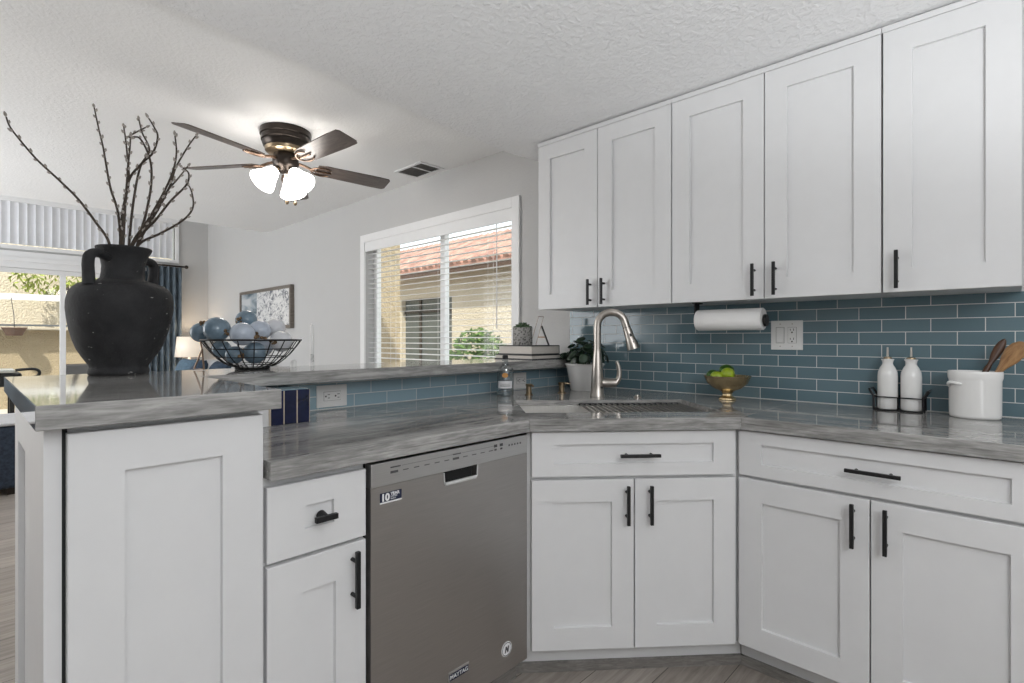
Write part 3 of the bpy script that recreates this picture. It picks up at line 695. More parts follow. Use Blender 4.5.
def bud_mesh():
    bm = bmesh.new(); lathe(bm, [(0, 0), (.0028, .002), (.0042, .006), (.0038, .010), (.0018, .0145), (0, .016)], 10)
    me = bpy.data.meshes.new('catkin'); bm.to_mesh(me); bm.free(); me.materials.append(M['bud'])
    for p in me.polygons: p.use_smooth = True
    return me
BUD = bud_mesh()
for lab, pts in BR:
    nk = Vector((vx + .012, vy - .002, 0))
    def inside(p, lim):
        d = Vector((p[0] - nk.x, p[1] - nk.y, 0)); 
        if d.length > lim: d = d * (lim / d.length)
        return (nk.x + d.x, nk.y + d.y, p[2])
    pts = [inside(pts[0], .018), inside((pts[1][0], pts[1][1], 1.40), .038), inside(pts[1], .048)] + pts[2:]
    root = Vector(pts[0])
    t = thing('willow_branch', lab, 'branch', root, 0, 'willow branches in the urn')
    P = [p - root for p in spline(pts, 8)]
    bm = bmesh.new(); tube(bm, P, [.0047, .0020], 7); obj('stem', bm, M['twig'], t)
    acc = 0; side = 1; last = P[0]
    step = .0205
    for i in range(1, len(P) - 1):
        acc += (P[i] - last).length; last = P[i]
        if acc > step and (P[i] + root).z > HB + .425:
            acc = 0; side = -side; tg = (P[i + 1] - P[i - 1]).normalized()
            lat = tg.cross(Vector((.16, .98, 0))).normalized() * side + Vector((.16, .98, 0)) * random.uniform(-.7, .7)
            dr_ = (tg * 1.0 + lat * .42).normalized()
            o = bpy.data.objects.new('catkin', BUD); COL.objects.link(o); o.parent = t; o.location = P[i] + lat.normalized() * .0015
            o.rotation_euler = Vector((0, 0, 1)).rotation_difference(dr_).to_euler(); sc = random.uniform(.72, 1.0); o.scale = (sc, sc, sc)
    o = bpy.data.objects.new('catkin', BUD); COL.objects.link(o); o.parent = t; o.location = P[-1]; o.rotation_euler = Vector((0, 0, 1)).rotation_difference((P[-1] - P[-2]).normalized()).to_euler()

# ---------------------------------------------------------------- wire bowl and glazed balls
bx_, by_ = .742, 2.040
t = thing('wire_bowl', 'black wire fruit bowl on the bar ledge full of glazed balls', 'bowl', (bx_, by_, HB))
br_ = lambda f: .052 + (.168 - .052) * f ** .55
bh = .108
bm = bmesh.new()
def ringpts(r, z, n=40): return [(r * math.cos(2 * PI * k / n), r * math.sin(2 * PI * k / n), z) for k in range(n)]
tube(bm, ringpts(.168, bh), .0035, 7, close=True); obj('rim', bm, M['wire'], t)
bm = bmesh.new()
for f in (.12, .38, .68): tube(bm, ringpts(br_(f), .008 + f * (bh - .008)), .0019, 6, close=True)
for k in range(20):
    a_ = 2 * PI * k / 20
    tube(bm, [(br_(f) * math.cos(a_), br_(f) * math.sin(a_), .008 + f * (bh - .008)) for f in (0, .06, .15, .3, .5, .75, 1)], .0019, 5)
obj('wire_cage', bm, M['wire'], t)
bm = bmesh.new(); tube(bm, ringpts(.056, .004), .004, 7, close=True); lathe(bm, [(0, .003), (.056, .003), (.056, .007), (0, .007)], 32); obj('foot', bm, M['wire'], t)
bm = bmesh.new(); tube(bm, [Vector(p) - Vector((bx_, by_, HB)) for p in ((.581, 2.082, 1.178), (.588, 2.088, 1.150), (.5765, 2.138, 1.078), (.592, 2.082, 1.0785), (.588, 2.088, 1.150))], .003, 7); hd = obj('handle', bm, M['copper'], t); hd['label'] = 'brown folded-down wire handle'
BL = [('A', 'blue_d', (.6165, 2.181, 1.210), .037, 'dark blue glazed ball at far left of the wire bowl', (-.0, -.5, .8)),
      ('B', 'blue_d', (.636, 2.068, 1.2205), .0455, 'largest dusty blue glazed ball, second from the left in the bowl', (.35, -.85, -.25)),
      ('C', 'blue_d', (.757, 2.125, 1.258), .039, 'dusty blue glazed ball at the top back of the bowl', (-.75, -.5, -.05)),
      ('D', 'blue_l', (.698, 1.996, 1.204), .0425, 'pale blue glazed ball at the front centre of the bowl', (.9, -.35, -.1)),
      ('E', 'blue_l', (.766, 2.018, 1.217), .039, 'pale blue glazed ball just right of the front centre', (.1, -.8, -.6)),
      ('F', 'white_b', (.842, 2.065, 1.228), .037, 'off-white glazed ball at the top right of the bowl', (.3, .8, .3)),
      ('G', 'white_b', (.826, 1.972, 1.177), .040, 'off-white glazed ball low at the right rim of the bowl', (-.9, -.4, .0)),
      ('H', 'blue_d', (.748, 2.016, 1.135), .041, 'dusty blue glazed ball inside the bowl behind the front wires', (.6, .6, .2)),
      ('I', 'blue_d', (.690, 2.050, 1.128), .033, 'dark blue glazed ball low in the bowl with a brown knot showing', (.25, -.95, .0)),
      ('J', 'blue_d', (.667, 2.118, 1.148), .0345, 'dark blue glazed ball low at the left inside the bowl', (0, .8, .4)),
      ('K', 'blue_l', (.807, 2.098, 1.155), .038, 'pale blue glazed ball low at the back right inside the bowl', (.5, .8, .2))]
for n_, m_, c_, r_, lab, kd in BL:
    t = thing('decor_ball', lab, 'ball', (c_[0] - .005, c_[1] + .0045, c_[2] - r_), 0, 'glazed balls in the wire bowl')
    bm = bmesh.new(); ball(bm, (0, 0, r_), r_, 32, (1, 1, .97)); obj('body', bm, M[m_], t, smooth=180)
    kd = Vector(kd).normalized(); bm = bmesh.new()
    for j in range(9):
        o3 = Vector((random.uniform(-1, 1), random.uniform(-1, 1), random.uniform(-1, 1))) * .009
        ball(bm, Vector((0, 0, r_)) + kd * (r_ + .001) + o3, random.uniform(.0035, .0072), 8)
    obj('knot', bm, M['jute'], t)

# ---------------------------------------------------------------- candle
t = thing('candle', 'white taper candle in a patterned holder on the bar ledge', 'candle', (1.0, 2.105, HB))
bm = bmesh.new(); lathe(bm, [(0, 0), (.0105, 0), (.0105, .012), (.009, .02), (.009, .048), (0, .048)], 20); obj('holder', bm, M['porc'], t)
bm = bmesh.new()
for k in range(7):
    z = .014 + k * .0052; tube(bm, [((.0093) * math.cos(a), (.0093) * math.sin(a), z + .002 * math.sin(a * 2)) for a in [(-2.6 + j * .25) for j in range(9)]], .0007, 4)
obj('holder_pattern', bm, M['print'], t)
bm = bmesh.new(); lathe(bm, [(0, .0482), (.0082, .0482), (.0078, .165), (.005, .170), (0, .171)], 20); obj('wax', bm, M['porc'], t)
bm = bmesh.new(); tube(bm, [(0, 0, .171), (0, 0, .178)], .001, 6); obj('wick', bm, M['paper'], t)
bm = bmesh.new(); lathe(bm, [(0, 0), (.012, 0), (.0115, .022), (.008, .026), (0, .026)], 20)
tag(obj('votive_candle', bm, M['porc'], loc=(.925, 2.11, HB)), 'small white votive candle beside the wire bowl', 'candle')

# ---------------------------------------------------------------- books, succulent, letter on the ledge
def book(label, x0, y0, z0, w_, d_, h_):
    t = thing('book', label, 'book', (x0, y0, z0), 0, 'books on the ledge')
    obj('pages', B(.004, w_ - .002, .004, d_ - .004, .0046, h_ - .0046), M['page'], t, smooth=0)
    bm = bmesh.new(); box(bm, 0, w_, 0, d_, 0, .0045); box(bm, 0, w_, 0, d_, h_ - .0045, h_); box(bm, w_ - .003, w_, 0, d_, .0045, h_ - .0045)
    obj('cover', bm, M['cover'], t, smooth=0, bevel=.0008)
book('thin lower book of the ledge stack', 2.085, 1.845, HB, .268, .285, .026)
book('thick upper book of the ledge stack under the succulent', 2.10, 1.86, HB + .0262, .238, .255, .050)
ZK = HB + .0764
def pot_mat():
    s = NT('grey_patterned_pot'); s.set(rough=.7); v = s.n('ShaderNodeTexVoronoi'); s.l(s.coords(), v.inputs['Vector']); v.inputs['Scale'].default_value = 90
    s.l(s.ramp(v.outputs['Distance'], [(.25, (.10, .095, .09)), (.5, (.36, .35, .33))]), s.b.inputs['Base Color']); return s.m
t = thing('succulent', 'small succulent in a grey patterned pot on top of the books', 'potted plant', (2.185, 2.005, ZK))
t.scale = (1.02, 1.02, 1.13)
bm = bmesh.new(); lathe(bm, [(0, 0), (.052, 0), (.055, .004), (.055, .088), (.050, .088), (.050, .078), (0, .078)], 36); obj('pot', bm, pot_mat(), t)
bm = bmesh.new()
for ring, n_, rr, tilt in ((0, 12, .036, .25), (1, 9, .024, .6), (2, 6, .012, 1.0)):
    for k in range(n_):
        a_ = 2 * PI * (k + ring * .5) / n_
        ball(bm, (rr * math.cos(a_), rr * math.sin(a_), .088 + ring * .005), .017, 10, (1.15, .5, .35), Matrix.Rotation(a_, 4, 'Z') @ Matrix.Rotation(-tilt, 4, 'Y'))
obj('rosette', bm, M['succ'], t)
t = thing('letter_ornament', 'decorative standing letter A on the books beside the succulent', 'ornament', (2.288, 1.958, ZK), YAW - PI / 2 + .1)
bm = bmesh.new(); H_ = .163; th = .018
def stroke(bm, a, b, w_, y0=0):
    a, b = Vector((a[0], 0, a[1])), Vector((b[0], 0, b[1])); 
    obox(bm, a + Vector((-w_ / 2, -th / 2, 0)), b - a, (w_, 0, 0), (0, th, 0))
stroke(bm, (-.045, 0), (.000, H_), .030); obj('left_stroke', bm, M['plate'], t, smooth=0, bevel=.001)
bm = bmesh.new(); stroke(bm, (.046, 0), (.004, H_ * .68), .009); o = obj('right_stroke', bm, M['cover'], t, smooth=0)
bm = bmesh.new(); box(bm, -.022, .030, -.004, .004, .042, .049); obj('crossbar', bm, M['copper'], t, smooth=0)
bm = bmesh.new()
for s_ in (-1, 1):
    tube(bm, [(-.045 + s_ * .015, -th / 2 - .0005, 0), (s_ * .015, -th / 2 - .0005, H_)], .0014, 5)
tube(bm, [(-.015, -th / 2 - .0005, H_), (.015, -th / 2 - .0005, H_)], .0014, 5)
obj('edge_line', bm, M['copper'], t)

# ---------------------------------------------------------------- outlets
M['gap'] = mat('grey_bezel_gap', (.33, .32, .30), .6)
def duplex(parent, cx, cz, horizontal=False, both=1):
    """one receptacle of two faces, built in the plate's own plane (x right, y out is -)"""
    bm = bmesh.new()
    def hole(x, z, w_, h_):
        if horizontal: x, z, w_, h_ = z, x, h_, w_
        box(bm, cx + x - w_ / 2, cx + x + w_ / 2, -.0105, -.0095, cz + z - h_ / 2, cz + z + h_ / 2)
    for s_ in (-1, 1):
        hole(-.0065, s_ * .02 + .004, .0025, .008); hole(.0065, s_ * .02 + .004, .0025, .0095); hole(0, s_ * .02 - .008, .006, .006)
    f = bmesh.new(); g = bmesh.new()
    if horizontal: box(g, cx - .0355, cx + .0355, -.0066, -.0061, cz - .018, cz + .018)
    else: box(g, cx - .018, cx + .018, -.0066, -.0061, cz - .0355, cz + .0355)
    obj('bezel_gap', g, M['gap'], parent, smooth=0)
    if horizontal: box(f, cx - .034, cx + .034, -.0096, -.0067, cz - .0165, cz + .0165)
    else: box(f, cx - .0165, cx + .0165, -.0096, -.0067, cz - .034, cz + .034)
    r = obj('receptacle', f, M['plate'], parent, smooth=0, bevel=.001); obj('slots', bm, M['slot'], r, smooth=0)
t = thing('wall_outlet', 'white double plate with rocker switch and outlet on the right tile wall', 'outlet', (W - .008, .721, 1.2025), -PI / 2)
obj('plate', B(-.0645, .0645, -.006, 0, -.0645, .0645), M['plate'], t, smooth=0, bevel=.002)
obj('bezel_gap', B(-.0435, -.0085, -.0066, -.006, -.0355, .0355), mat('grey_gap', (.30, .29, .27), .6), t, smooth=0)
bm = bmesh.new(); box(bm, -.0415, -.0105, -.0085, -.0067, -.0335, .0335); obox(bm, (-.0395, -.0085, -.031), (.027, 0, 0), (0, -.004, 0), (0, .003, .062)); obj('rocker_switch', bm, M['plate'], t, smooth=0, bevel=.0008)
duplex(t, .023, 0)
bm = bmesh.new()
for x in (-.026, .023):
    for z in (-.049, .049): ball(bm, (x, -.006, z), .003, 8, (1, .4, 1))
obj('screws', bm, M['nickel'], t)
t = thing('wall_outlet', 'white outlet plate on the half wall beside the navy tiles', 'outlet', (.992, T, .9645), 0)
obj('plate', B(-.0625, .0625, -.006, 0, -.0425, .0425), M['plate'], t, smooth=0, bevel=.002); duplex(t, 0, 0, True)
t = thing('wall_outlet', 'white outlet plate on the half wall behind the clear bottle', 'outlet', (2.055, T, .962), 0)
obj('plate', B(-.0625, .0625, -.006, 0, -.043, .043), M['plate'], t, smooth=0, bevel=.002); duplex(t, .02, 0, True)

# ---------------------------------------------------------------- faucet, dispensers, pot plant, bottle
t = thing('faucet', 'brushed nickel pull-down gooseneck faucet behind the sink', 'faucet', (2.072, 1.421, HC))
bm = bmesh.new(); lathe(bm, [(0, 0), (.0345, 0), (.0345, .006), (.032, .012), (.030, .06), (.0265, .12), (.0205, .19), (.0175, .22), (0, .22)], 32); obj('body', bm, M['nickel'], t)
bm = bmesh.new(); sd_ = Vector((.48, -.86, 0)).normalized()
R_ = .065; pts = [Vector((0, 0, .215)), Vector((0, 0, .27)), Vector((0, 0, .325))]
for k in range(1, 13): a_ = PI - k * PI / 13 * 1.02; pts.append(sd_ * (R_ + R_ * math.cos(a_)) + Vector((0, 0, .333 + R_ * math.sin(a_))))
e1 = pts[-1]; dirn = (sd_ * .32 + Vector((0, 0, -1))).normalized(); pts.append(e1 + dirn * .02)
tube(bm, pts, .0172, 18); obj('neck', bm, M['nickel'], t, smooth=60)
e2 = pts[-1]
bm = bmesh.new(); hd = [e2 + dirn * s_ for s_ in (.001, .006, .055, .096, .106, .1065)]
tube(bm, hd, [.0180, .0184, .0222, .0290, .0290, .025], 20); sp = obj('spray_head', bm, M['nickel'], t, smooth=50)
bm = bmesh.new(); tube(bm, [e2 + dirn * -.001, e2 + dirn * .0012], .0186, 20); obj('collar', bm, M['dark'], sp)
bm = bmesh.new(); lft = Vector((-.69, .25, .1)).normalized()
for s_ in (.032, .062): tube(bm, [e2 + dirn * s_ + Vector((-.5, -.6, 0)).normalized() * .017 , e2 + dirn * (s_ + .012) + Vector((-.5, -.6, 0)).normalized() * .0215], .0055, 8)
obj('button', bm, M['dark'], sp)
bm = bmesh.new(); rt_ = Vector((.69, -.72, 0)); base = Vector((0, 0, .064))
tube(bm, [base + rt_ * .02, base + rt_ * .05, base + rt_ * .052, base + rt_ * .088], [.0205, .0205, .0195, .0195], 20)
tube(bm, spline([base + rt_ * .085, base + rt_ * .100 + Vector((0, 0, .02)), base + rt_ * .104 + Vector((0, 0, .055)), base + rt_ * .098 + Vector((0, 0, .085)), base + rt_ * .090 + Vector((0, 0, .102))], 5), [.015, .0075], 12)
obj('lever_handle', bm, M['nickel'], t, smooth=50)
bm = bmesh.new(); tube(bm, [Vector((-.60, -.66, 0)).normalized() * .028 + Vector((.01, -.01, .045)), Vector((-.60, -.66, 0)).normalized() * .0315 + Vector((.01, -.01, .045))], .006, 12); obj('sensor_dot', bm, M['dark'], t)
def dispenser(label, x, y, a_):
    t = thing('soap_dispenser', label, 'soap dispenser', (x, y, HC), a_, 'dispensers behind the sink'); t.scale = (1, 1, .82)
    bm = bmesh.new(); lathe(bm, [(0, 0), (.020, 0), (.020, .005), (.014, .008), (.0135, .05), (.016, .053), (.016, .066), (0, .067)], 24); obj('base', bm, M['bronze'], t)
    bm = bmesh.new(); tube(bm, [(.01, 0, .060), (.030, 0, .060), (.042, 0, .055)], .006, 10); obj('spout', bm, M['bronze'], t)
dispenser('short bronze soap dispenser close to the clear bottle', 1.898, 1.700, -1.9)
dispenser('short bronze soap dispenser close to the white plant pot', 2.078, 1.640, -.75)
bm = bmesh.new(); lathe(bm, [(0, 0), (.018, 0), (.018, .004), (.011, .007), (.010, .012), (0, .013)], 20)
tag(obj('disposal_button', bm, M['nickel'], loc=(2.163, 1.262, HC)), 'small chrome disposal button on the counter right of the faucet', 'button')
t = thing('potted_plant', 'dark green leafy plant in a white tapered pot behind the faucet', 'potted plant', (2.289, 1.650, HC))
bm = bmesh.new(); lathe(bm, [(0, 0), (.072, 0), (.076, .004), (.096, .12), (.104, .136), (.107, .139), (.104, .142), (.096, .137), (.090, .125), (0, .120)], 40); obj('pot', bm, M['porc'], t)
bm = bmesh.new()
for k in range(70):
    a_ = random.uniform(0, 2 * PI); el = random.uniform(.15, 1.35); R = random.uniform(.065, .132)
    p = Vector((math.cos(a_) * math.cos(el) * R * 1.1, math.sin(a_) * math.cos(el) * R * 1.1, .140 + math.sin(el) * R * 1.05))
    nrm = (p - Vector((0, 0, .13))).normalized() + Vector((random.uniform(-.5, .5), random.uniform(-.5, .5), random.uniform(-.2, .6)))
    q = Vector((0, 0, 1)).rotation_difference(nrm.normalized()).to_matrix().to_4x4()
    ball(bm, p, random.uniform(.02, .031), 12, (1, .85, .13), q)
obj('foliage', bm, M['leaf'], t, smooth=180)
bm = bmesh.new()
for k in range(14):
    a_ = 2 * PI * k / 14; tube(bm, spline([(0.02 * math.cos(a_), .02 * math.sin(a_), .13), (.05 * math.cos(a_), .05 * math.sin(a_), .19), (.08 * math.cos(a_), .08 * math.sin(a_), .215)], 3), .002, 5)
obj('stems', bm, M['leaf'], t)
t = thing('bottle', 'clear glass spirit bottle with a black stopper standing left of the sink', 'bottle', (1.80, 1.765, HC))
t.scale = (1.06, 1.06, .86)
bm = bmesh.new(); lathe(bm, [(.0145, .203), (.0145, .167), (.022, .1635), (.0355, .153), (.0380, .138), (.0380, .004), (.034, 0), (0, 0)], 36); o = obj('glass', bm, M['bottle'], t); sd = o.modifiers.new('wall', 'SOLIDIFY'); sd.thickness = .0016
bm = bmesh.new(); lathe(bm, [(0, .2035), (.013, .2035), (.013, .222), (.009, .226), (0, .226)], 20); obj('stopper', bm, M['black'], t)
M['label_orange'] = mat('orange_print', (.55, .27, .07), .5)
bm = bmesh.new(); a0 = YAW + PI
def arc(bm, r, z0, z1, a, b, n=14):
    vs_ = [(bm.verts.new((r * math.cos(a + (b - a) * i / n), r * math.sin(a + (b - a) * i / n), z0)), bm.verts.new((r * math.cos(a + (b - a) * i / n), r * math.sin(a + (b - a) * i / n), z1))) for i in range(n + 1)]
    for p, q in zip(vs_, vs_[1:]): bm.faces.new((p[0], q[0], q[1], p[1]))
arc(bm, .0384, .044, .084, a0 - .95, a0 + .95); o = obj('label', bm, M['label_white'], t)
bm = bmesh.new(); arc(bm, .0386, .086, .0895, a0 - .8, a0 + .8); arc(bm, .0386, .055, .059, a0 - .6, a0 + .6); arc(bm, .0386, .066, .068, a0 - .6, a0 + .6); arc(bm, .0386, .0375, .0415, a0 - .8, a0 + .8); obj('label_lines', bm, M['print'], t)
bm = bmesh.new(); a_c = a0
bmesh.ops.create_cone(bm, cap_ends=True, segments=20, radius1=.0135, radius2=.0135, depth=.001, matrix=Matrix.Translation((.0388 * math.cos(a_c), .0388 * math.sin(a_c), .116)) @ Matrix.Rotation(a_c, 4, 'Z') @ Matrix.Rotation(PI / 2, 4, 'Y')); obj('emblem', bm, M['label_orange'], t)

# ---------------------------------------------------------------- lime bowl, oil bottles, crock, towel roll
t = thing('pedestal_bowl', 'ribbed brass pedestal bowl of limes on the right counter', 'bowl', (2.366, .926, HC))
rib = lambda a: 1 + .018 * math.cos(a * 22)
bm = bmesh.new(); lathe(bm, [(0, .0), (.036, .0), (.0375, .004), (.034, .010), (.025, .016), (.020, .026), (.024, .036), (.034, .042), (.058, .052), (.083, .074), (.0975, .105), (.0985, .108), (.0955, .108), (.080, .078), (.055, .058), (0, .050)], 88, sq=rib); obj('bowl', bm, M['brass'], t, smooth=60)
for n_, m_, c_, r_, lab in (('a', 'lime', (2.348, .917, .115), .031, 'bright green lime at the front right of the brass bowl'), ('b', 'lime', (2.328, .958, .103), .026, 'bright green lime at the front centre of the brass bowl'),
                            ('c', 'lime_d', (2.391, .939, .126), .032, 'dark green lime on top at the back of the brass bowl'), ('d', 'lime_d', (2.346, .984, .105), .029, 'dark green lime at the left of the brass bowl')):
    bm = bmesh.new(); ball(bm, (0, 0, 0), r_, 28, (1.1, .95, .95), Matrix.Rotation(random.uniform(0, 3), 4, 'Z'))
    o = obj('lime', bm, M[m_], loc=(c_[0], c_[1], HC + c_[2]), smooth=180); tag(o, lab, 'lime', 'limes in the brass bowl')
    bm = bmesh.new(); lathe(bm, [(0, 0), (.004, 0), (.002, .004), (0, .0045)], 8); obj('stem_end', bm, M['lime_d'], o, loc=(r_ * 1.05 * .7, 0, r_ * .66))
oy = (.348, .2755); ox = 2.452
def oil(label, y):
    t = thing('oil_bottle', label, 'bottle', (ox, y, HC + .0045), 0, 'white oil bottles')
    bm = bmesh.new(); lathe(bm, [(0, 0), (.029, 0), (.0325, .004), (.0325, .125), (.031, .142), (.0245, .158), (.0185, .168), (.017, .174), (.0185, .184), (.0212, .188), (.0212, .191), (.016, .192), (0, .192)], 36); obj('body', bm, M['porc'], t, smooth=50)
    bm = bmesh.new(); lathe(bm, [(0, .1922), (.015, .1922), (.014, .197), (.006, .200), (0, .200)], 20); st_ = obj('stopper', bm, M['bronze'], t)
    bm = bmesh.new(); tube(bm, [(0, 0, .199), (0, 0, .236)], [.0042, .003], 10); obj('pour_spout', bm, M['nickel'], st_)
    bm = bmesh.new(); tube(bm, [(.0325 * math.cos(a), .0325 * math.sin(a), .022 + .018 * math.sin((j / 12) * PI)) for j, a in enumerate([PI - .75 + 1.5 * k / 12 for k in range(13)])], .0012, 6); obj('embossed_arch', bm, M['porc'], t)
oil('white ceramic oil bottle on the left of the wire caddy', oy[0]); oil('white ceramic oil bottle on the right of the wire caddy', oy[1])
t = thing('bottle_caddy', 'black wire caddy holding the two white oil bottles', 'caddy', (ox, .3118, HC))
bm = bmesh.new()
for z in (.003, .052): tube(bm, [(-.038, -.075, z), (-.038, .075, z), (.038, .075, z), (.038, -.075, z)], .0024 if z > .01 else .003, 6, close=True)
tube(bm, [(-.038, 0, .003), (-.038, 0, .052)], .0024, 6); tube(bm, [(.038, 0, .003), (.038, 0, .052)], .0024, 6); tube(bm, [(-.038, 0, .003), (.038, 0, .003)], .0022, 6)
obj('frame', bm, M['wire'], t)
for s_ in (-1, 1):
    bm = bmesh.new(); tube(bm, [(-.038, s_ * .075, .003), (-.038, s_ * .075, .054), (-.038, s_ * .089, .080), (.038, s_ * .089, .080), (.038, s_ * .075, .054), (.038, s_ * .075, .003)], .0042, 7); obj('handle', bm, M['wire'], t)
t = thing('utensil_crock', 'white oval ceramic utensil crock at the right end of the counter', 'crock', (2.408, .095, HC))
ov = lambda a: (.60, .765)
bm = bmesh.new(); lathe(bm, [(0, 0), (.080, 0), (.088, .004), (.0905, .012), (.0915, .130), (.0935, .134), (.0955, .140), (.0965, .155), (.0955, .160), (.0935, .162), (.089, .160), (.087, .150), (.087, .02), (0, .012)], 64, sq=ov); obj('body', bm, M['porc'], t, smooth=50)
bm = bmesh.new(); a_ = math.radians(139); pts = []
for j in range(9):
    aa = math.radians(153 - j * 5.5); rr = .0925 + .014 * math.sin(PI * j / 8)
    pts.append((rr * .60 * math.cos(aa), rr * .765 * math.sin(aa), .117 + .010 * math.sin(PI * j / 8) - j * .0012))
tube(bm, pts, [.004, .005, .006, .0065, .0065, .0065, .006, .005, .004], 10); obj('lug_handle', bm, M['porc'], t, smooth=60)
def spoon(label, m, base, tip, wide, thick):
    base, tip = Vector(base), Vector(tip); L_ = (tip - base).length
    t = thing('wooden_spoon', label, 'spoon', base); t.rotation_euler = Vector((0, 0, 1)).rotation_difference((tip - base).normalized()).to_euler()
    bm = bmesh.new(); rings = []
    prof = [(0, .007), (.35, .0075), (.58, .0085), (.66, wide * .45), (.76, wide * .85), (.86, wide), (.94, wide * .8), (.985, wide * .42), (1, wide * .1)]
    for f, r in prof: rings.append([bm.verts.new((max(thick, .0) * math.cos(k * PI / 8) * (1 if f < .62 else .8), r * math.sin(k * PI / 8), f * L_)) for k in range(16)])
    for p, q in zip(rings, rings[1:]):
        for k in range(16): bm.faces.new((p[k], p[(k + 1) % 16], q[(k + 1) % 16], q[k]))
    bm.faces.new(rings[0][::-1]); bm.faces.new(rings[-1]); obj('body', bm, m, t, smooth=70)
spoon('slim dark walnut spoon leaning in the crock', M['spoon1'], (2.395, .125, HC + .03), (2.436, .020, HC + .272), .014, .008)
spoon('wide olive-wood spoon leaning right in the crock', M['spoon2'], (2.412, .122, HC + .02), (2.402, -.026, HC + .262), .027, .007)
t = thing('paper_towel_holder', 'black wall-cabinet paper towel bracket', 'towel holder', (2.30, .888, UZ0 + .0035))
bm = bmesh.new(); box(bm, -.03, .03, .135, .158, -.005, -.0005); box(bm, -.022, .022, .147, .153, -.085, -.004); tube(bm, [(0, .15, -.085), (0, -.152, -.085)], .008, 12); obj('bracket', bm, M['black'], t, smooth=40)
bm = bmesh.new(); tube(bm, [(0, -.143, -.085), (0, -.152, -.085)], [.026, .024], 24); obj('end_knob', bm, M['black'], t, smooth=40)
t = thing('paper_towel_roll', 'white paper towel roll hanging under the wall cabinets', 'paper towel', (2.30, .888, UZ0 + .0035 - .079))
bm = bmesh.new(); rings = []
for r_, y in ((.019, -.138), (.044, -.138), (.0465, -.135), (.0465, .141), (.044, .144), (.019, .144), (.019, -.138)):
    rings.append([bm.verts.new((r_ * math.cos(2 * PI * k / 48), y, r_ * math.sin(2 * PI * k / 48))) for k in range(48)])
for p, q in zip(rings, rings[1:]):
    for k in range(48): bm.faces.new((p[k], p[(k + 1) % 48], q[(k + 1) % 48], q[k]))
bmesh.ops.remove_doubles(bm, verts=bm.verts, dist=.0002)
obj('sheet_roll', bm, M['paper'], t, smooth=40)
bm = bmesh.new(); tube(bm, [(0, -.1385, 0), (0, -.139, 0)], .019, 24); 
obj('core', bm, mat('grey_card_core', (.35, .33, .31), .8), t)

# ---------------------------------------------------------------- living room: picture, lamp, sofa, cushions, ottoman
def art():
    s = NT('winter_print_painted_glare'); s.set(rough=.25)
    a_ = s.noise(s.coords((1, 3, 5)), 3, 8, .7, 1.5)
    sp = s.n('ShaderNodeTexCoord'); sx = s.n('ShaderNodeSeparateXYZ'); s.l(sp.outputs['Object'], sx.inputs[0])
    right = s.ramp(a_, [(.40, (.16, .17, .20)), (.47, (.55, .56, .58)), (.52, (.72, .72, .72))])
    left = s.ramp(s.noise(s.coords((1, 1.0, 4)), 1.6, 3, .5, .4), [(.40, (.12, .16, .19)), (.5, (.33, .38, .42)), (.62, (.58, .60, .62))])  # bluish left part paints the glass reflection into the print
    st_ = s.n('ShaderNodeMath', operation='GREATER_THAN'); s.l(sx.outputs['Y'], st_.inputs[0]); st_.inputs[1].default_value = .22
    mx = s.n('ShaderNodeMix', data_type='RGBA'); s.l(st_.outputs[0], mx.inputs[0]); s.l(right, mx.inputs[6]); s.l(left, mx.inputs[7]); s.l(mx.outputs[2], s.b.inputs['Base Color']); return s.m
t = thing('picture', 'framed pale picture with glare painted on its left part, on the wall left of the window', 'picture', (W, 6.485, 1.545))
bm = bmesh.new(); ph, pw, fb = .24, .765, .036
for a in ((-pw, pw, ph - fb, ph), (-pw, pw, -ph, -ph + fb), (-pw, -pw + fb, -ph + fb, ph - fb), (pw - fb, pw, -ph + fb, ph - fb)): box(bm, -.045, -.001, *a)
obj('frame', bm, wood('grey_brown_frame', (.10, .085, .07), (.22, .19, .165)), t, smooth=0, bevel=.003)
obj('print', B(-.03, -.002, -pw + fb, pw - fb, -ph + fb, ph - fb), art(), t, smooth=0)
t = thing('side_table', 'small white side table in the far corner under the lamp', 'side table', (2.20, 8.31, 0))
obj('top', B(-.23, .23, -.23, .23, .605, .645), M['trim'], t, smooth=0, bevel=.004)
for a in (-.2, .2):
    for b in (-.2, .2): obj('leg', B(a - .02, a + .02, b - .02, b + .02, 0, .605), M['trim'], t, smooth=0)
t = thing('table_lamp', 'lit table lamp with a white drum shade in the far corner', 'table lamp', (2.18, 8.31, .645))
bm = bmesh.new(); lathe(bm, [(0, 0), (.08, 0), (.085, .015), (.06, .06), (.085, .14), (.05, .22), (.02, .25), (.012, .36), (0, .36)], 28); obj('base', bm, M['porc'], t)
bm = bmesh.new(); lathe(bm, [(.175, .29), (.150, .57)], 40); o = obj('lamp_shade', bm, M['shade'], t); sd = o.modifiers.new('linen', 'SOLIDIFY'); sd.thickness = .002
light('lamp_glow', 'POINT', (2.18, 8.31, 1.12), 5, color=(1, .82, .6)).data.shadow_soft_size = .05
M['sofa'] = mat('white_grey_upholstery', (.56, .56, .57), .9, var=.08, scale=40, bump=.3, bscale=200)
t = thing('sofa', 'pale grey sofa along the right wall of the living room', 'sofa', (1.98, 7.08, 0))
def soft(name, parent, a, m, r=.05):
    o = obj(name, B(*a), m, parent, smooth=180); b = o.modifiers.new('round', 'BEVEL'); b.width = r; b.segments = 4; return o
soft('base', t, (-.46, .5, -1.0, 1.0, .08, .42), M['sofa']); soft('backrest', t, (.24, .5, -1.0, 1.0, .42, .90), M['sofa'], .08)
soft('seat_cushion', t, (-.46, .235, -.83, -.003, .425, .56), M['sofa']); soft('seat_cushion', t, (-.46, .235, .003, .83, .425, .56), M['sofa'])
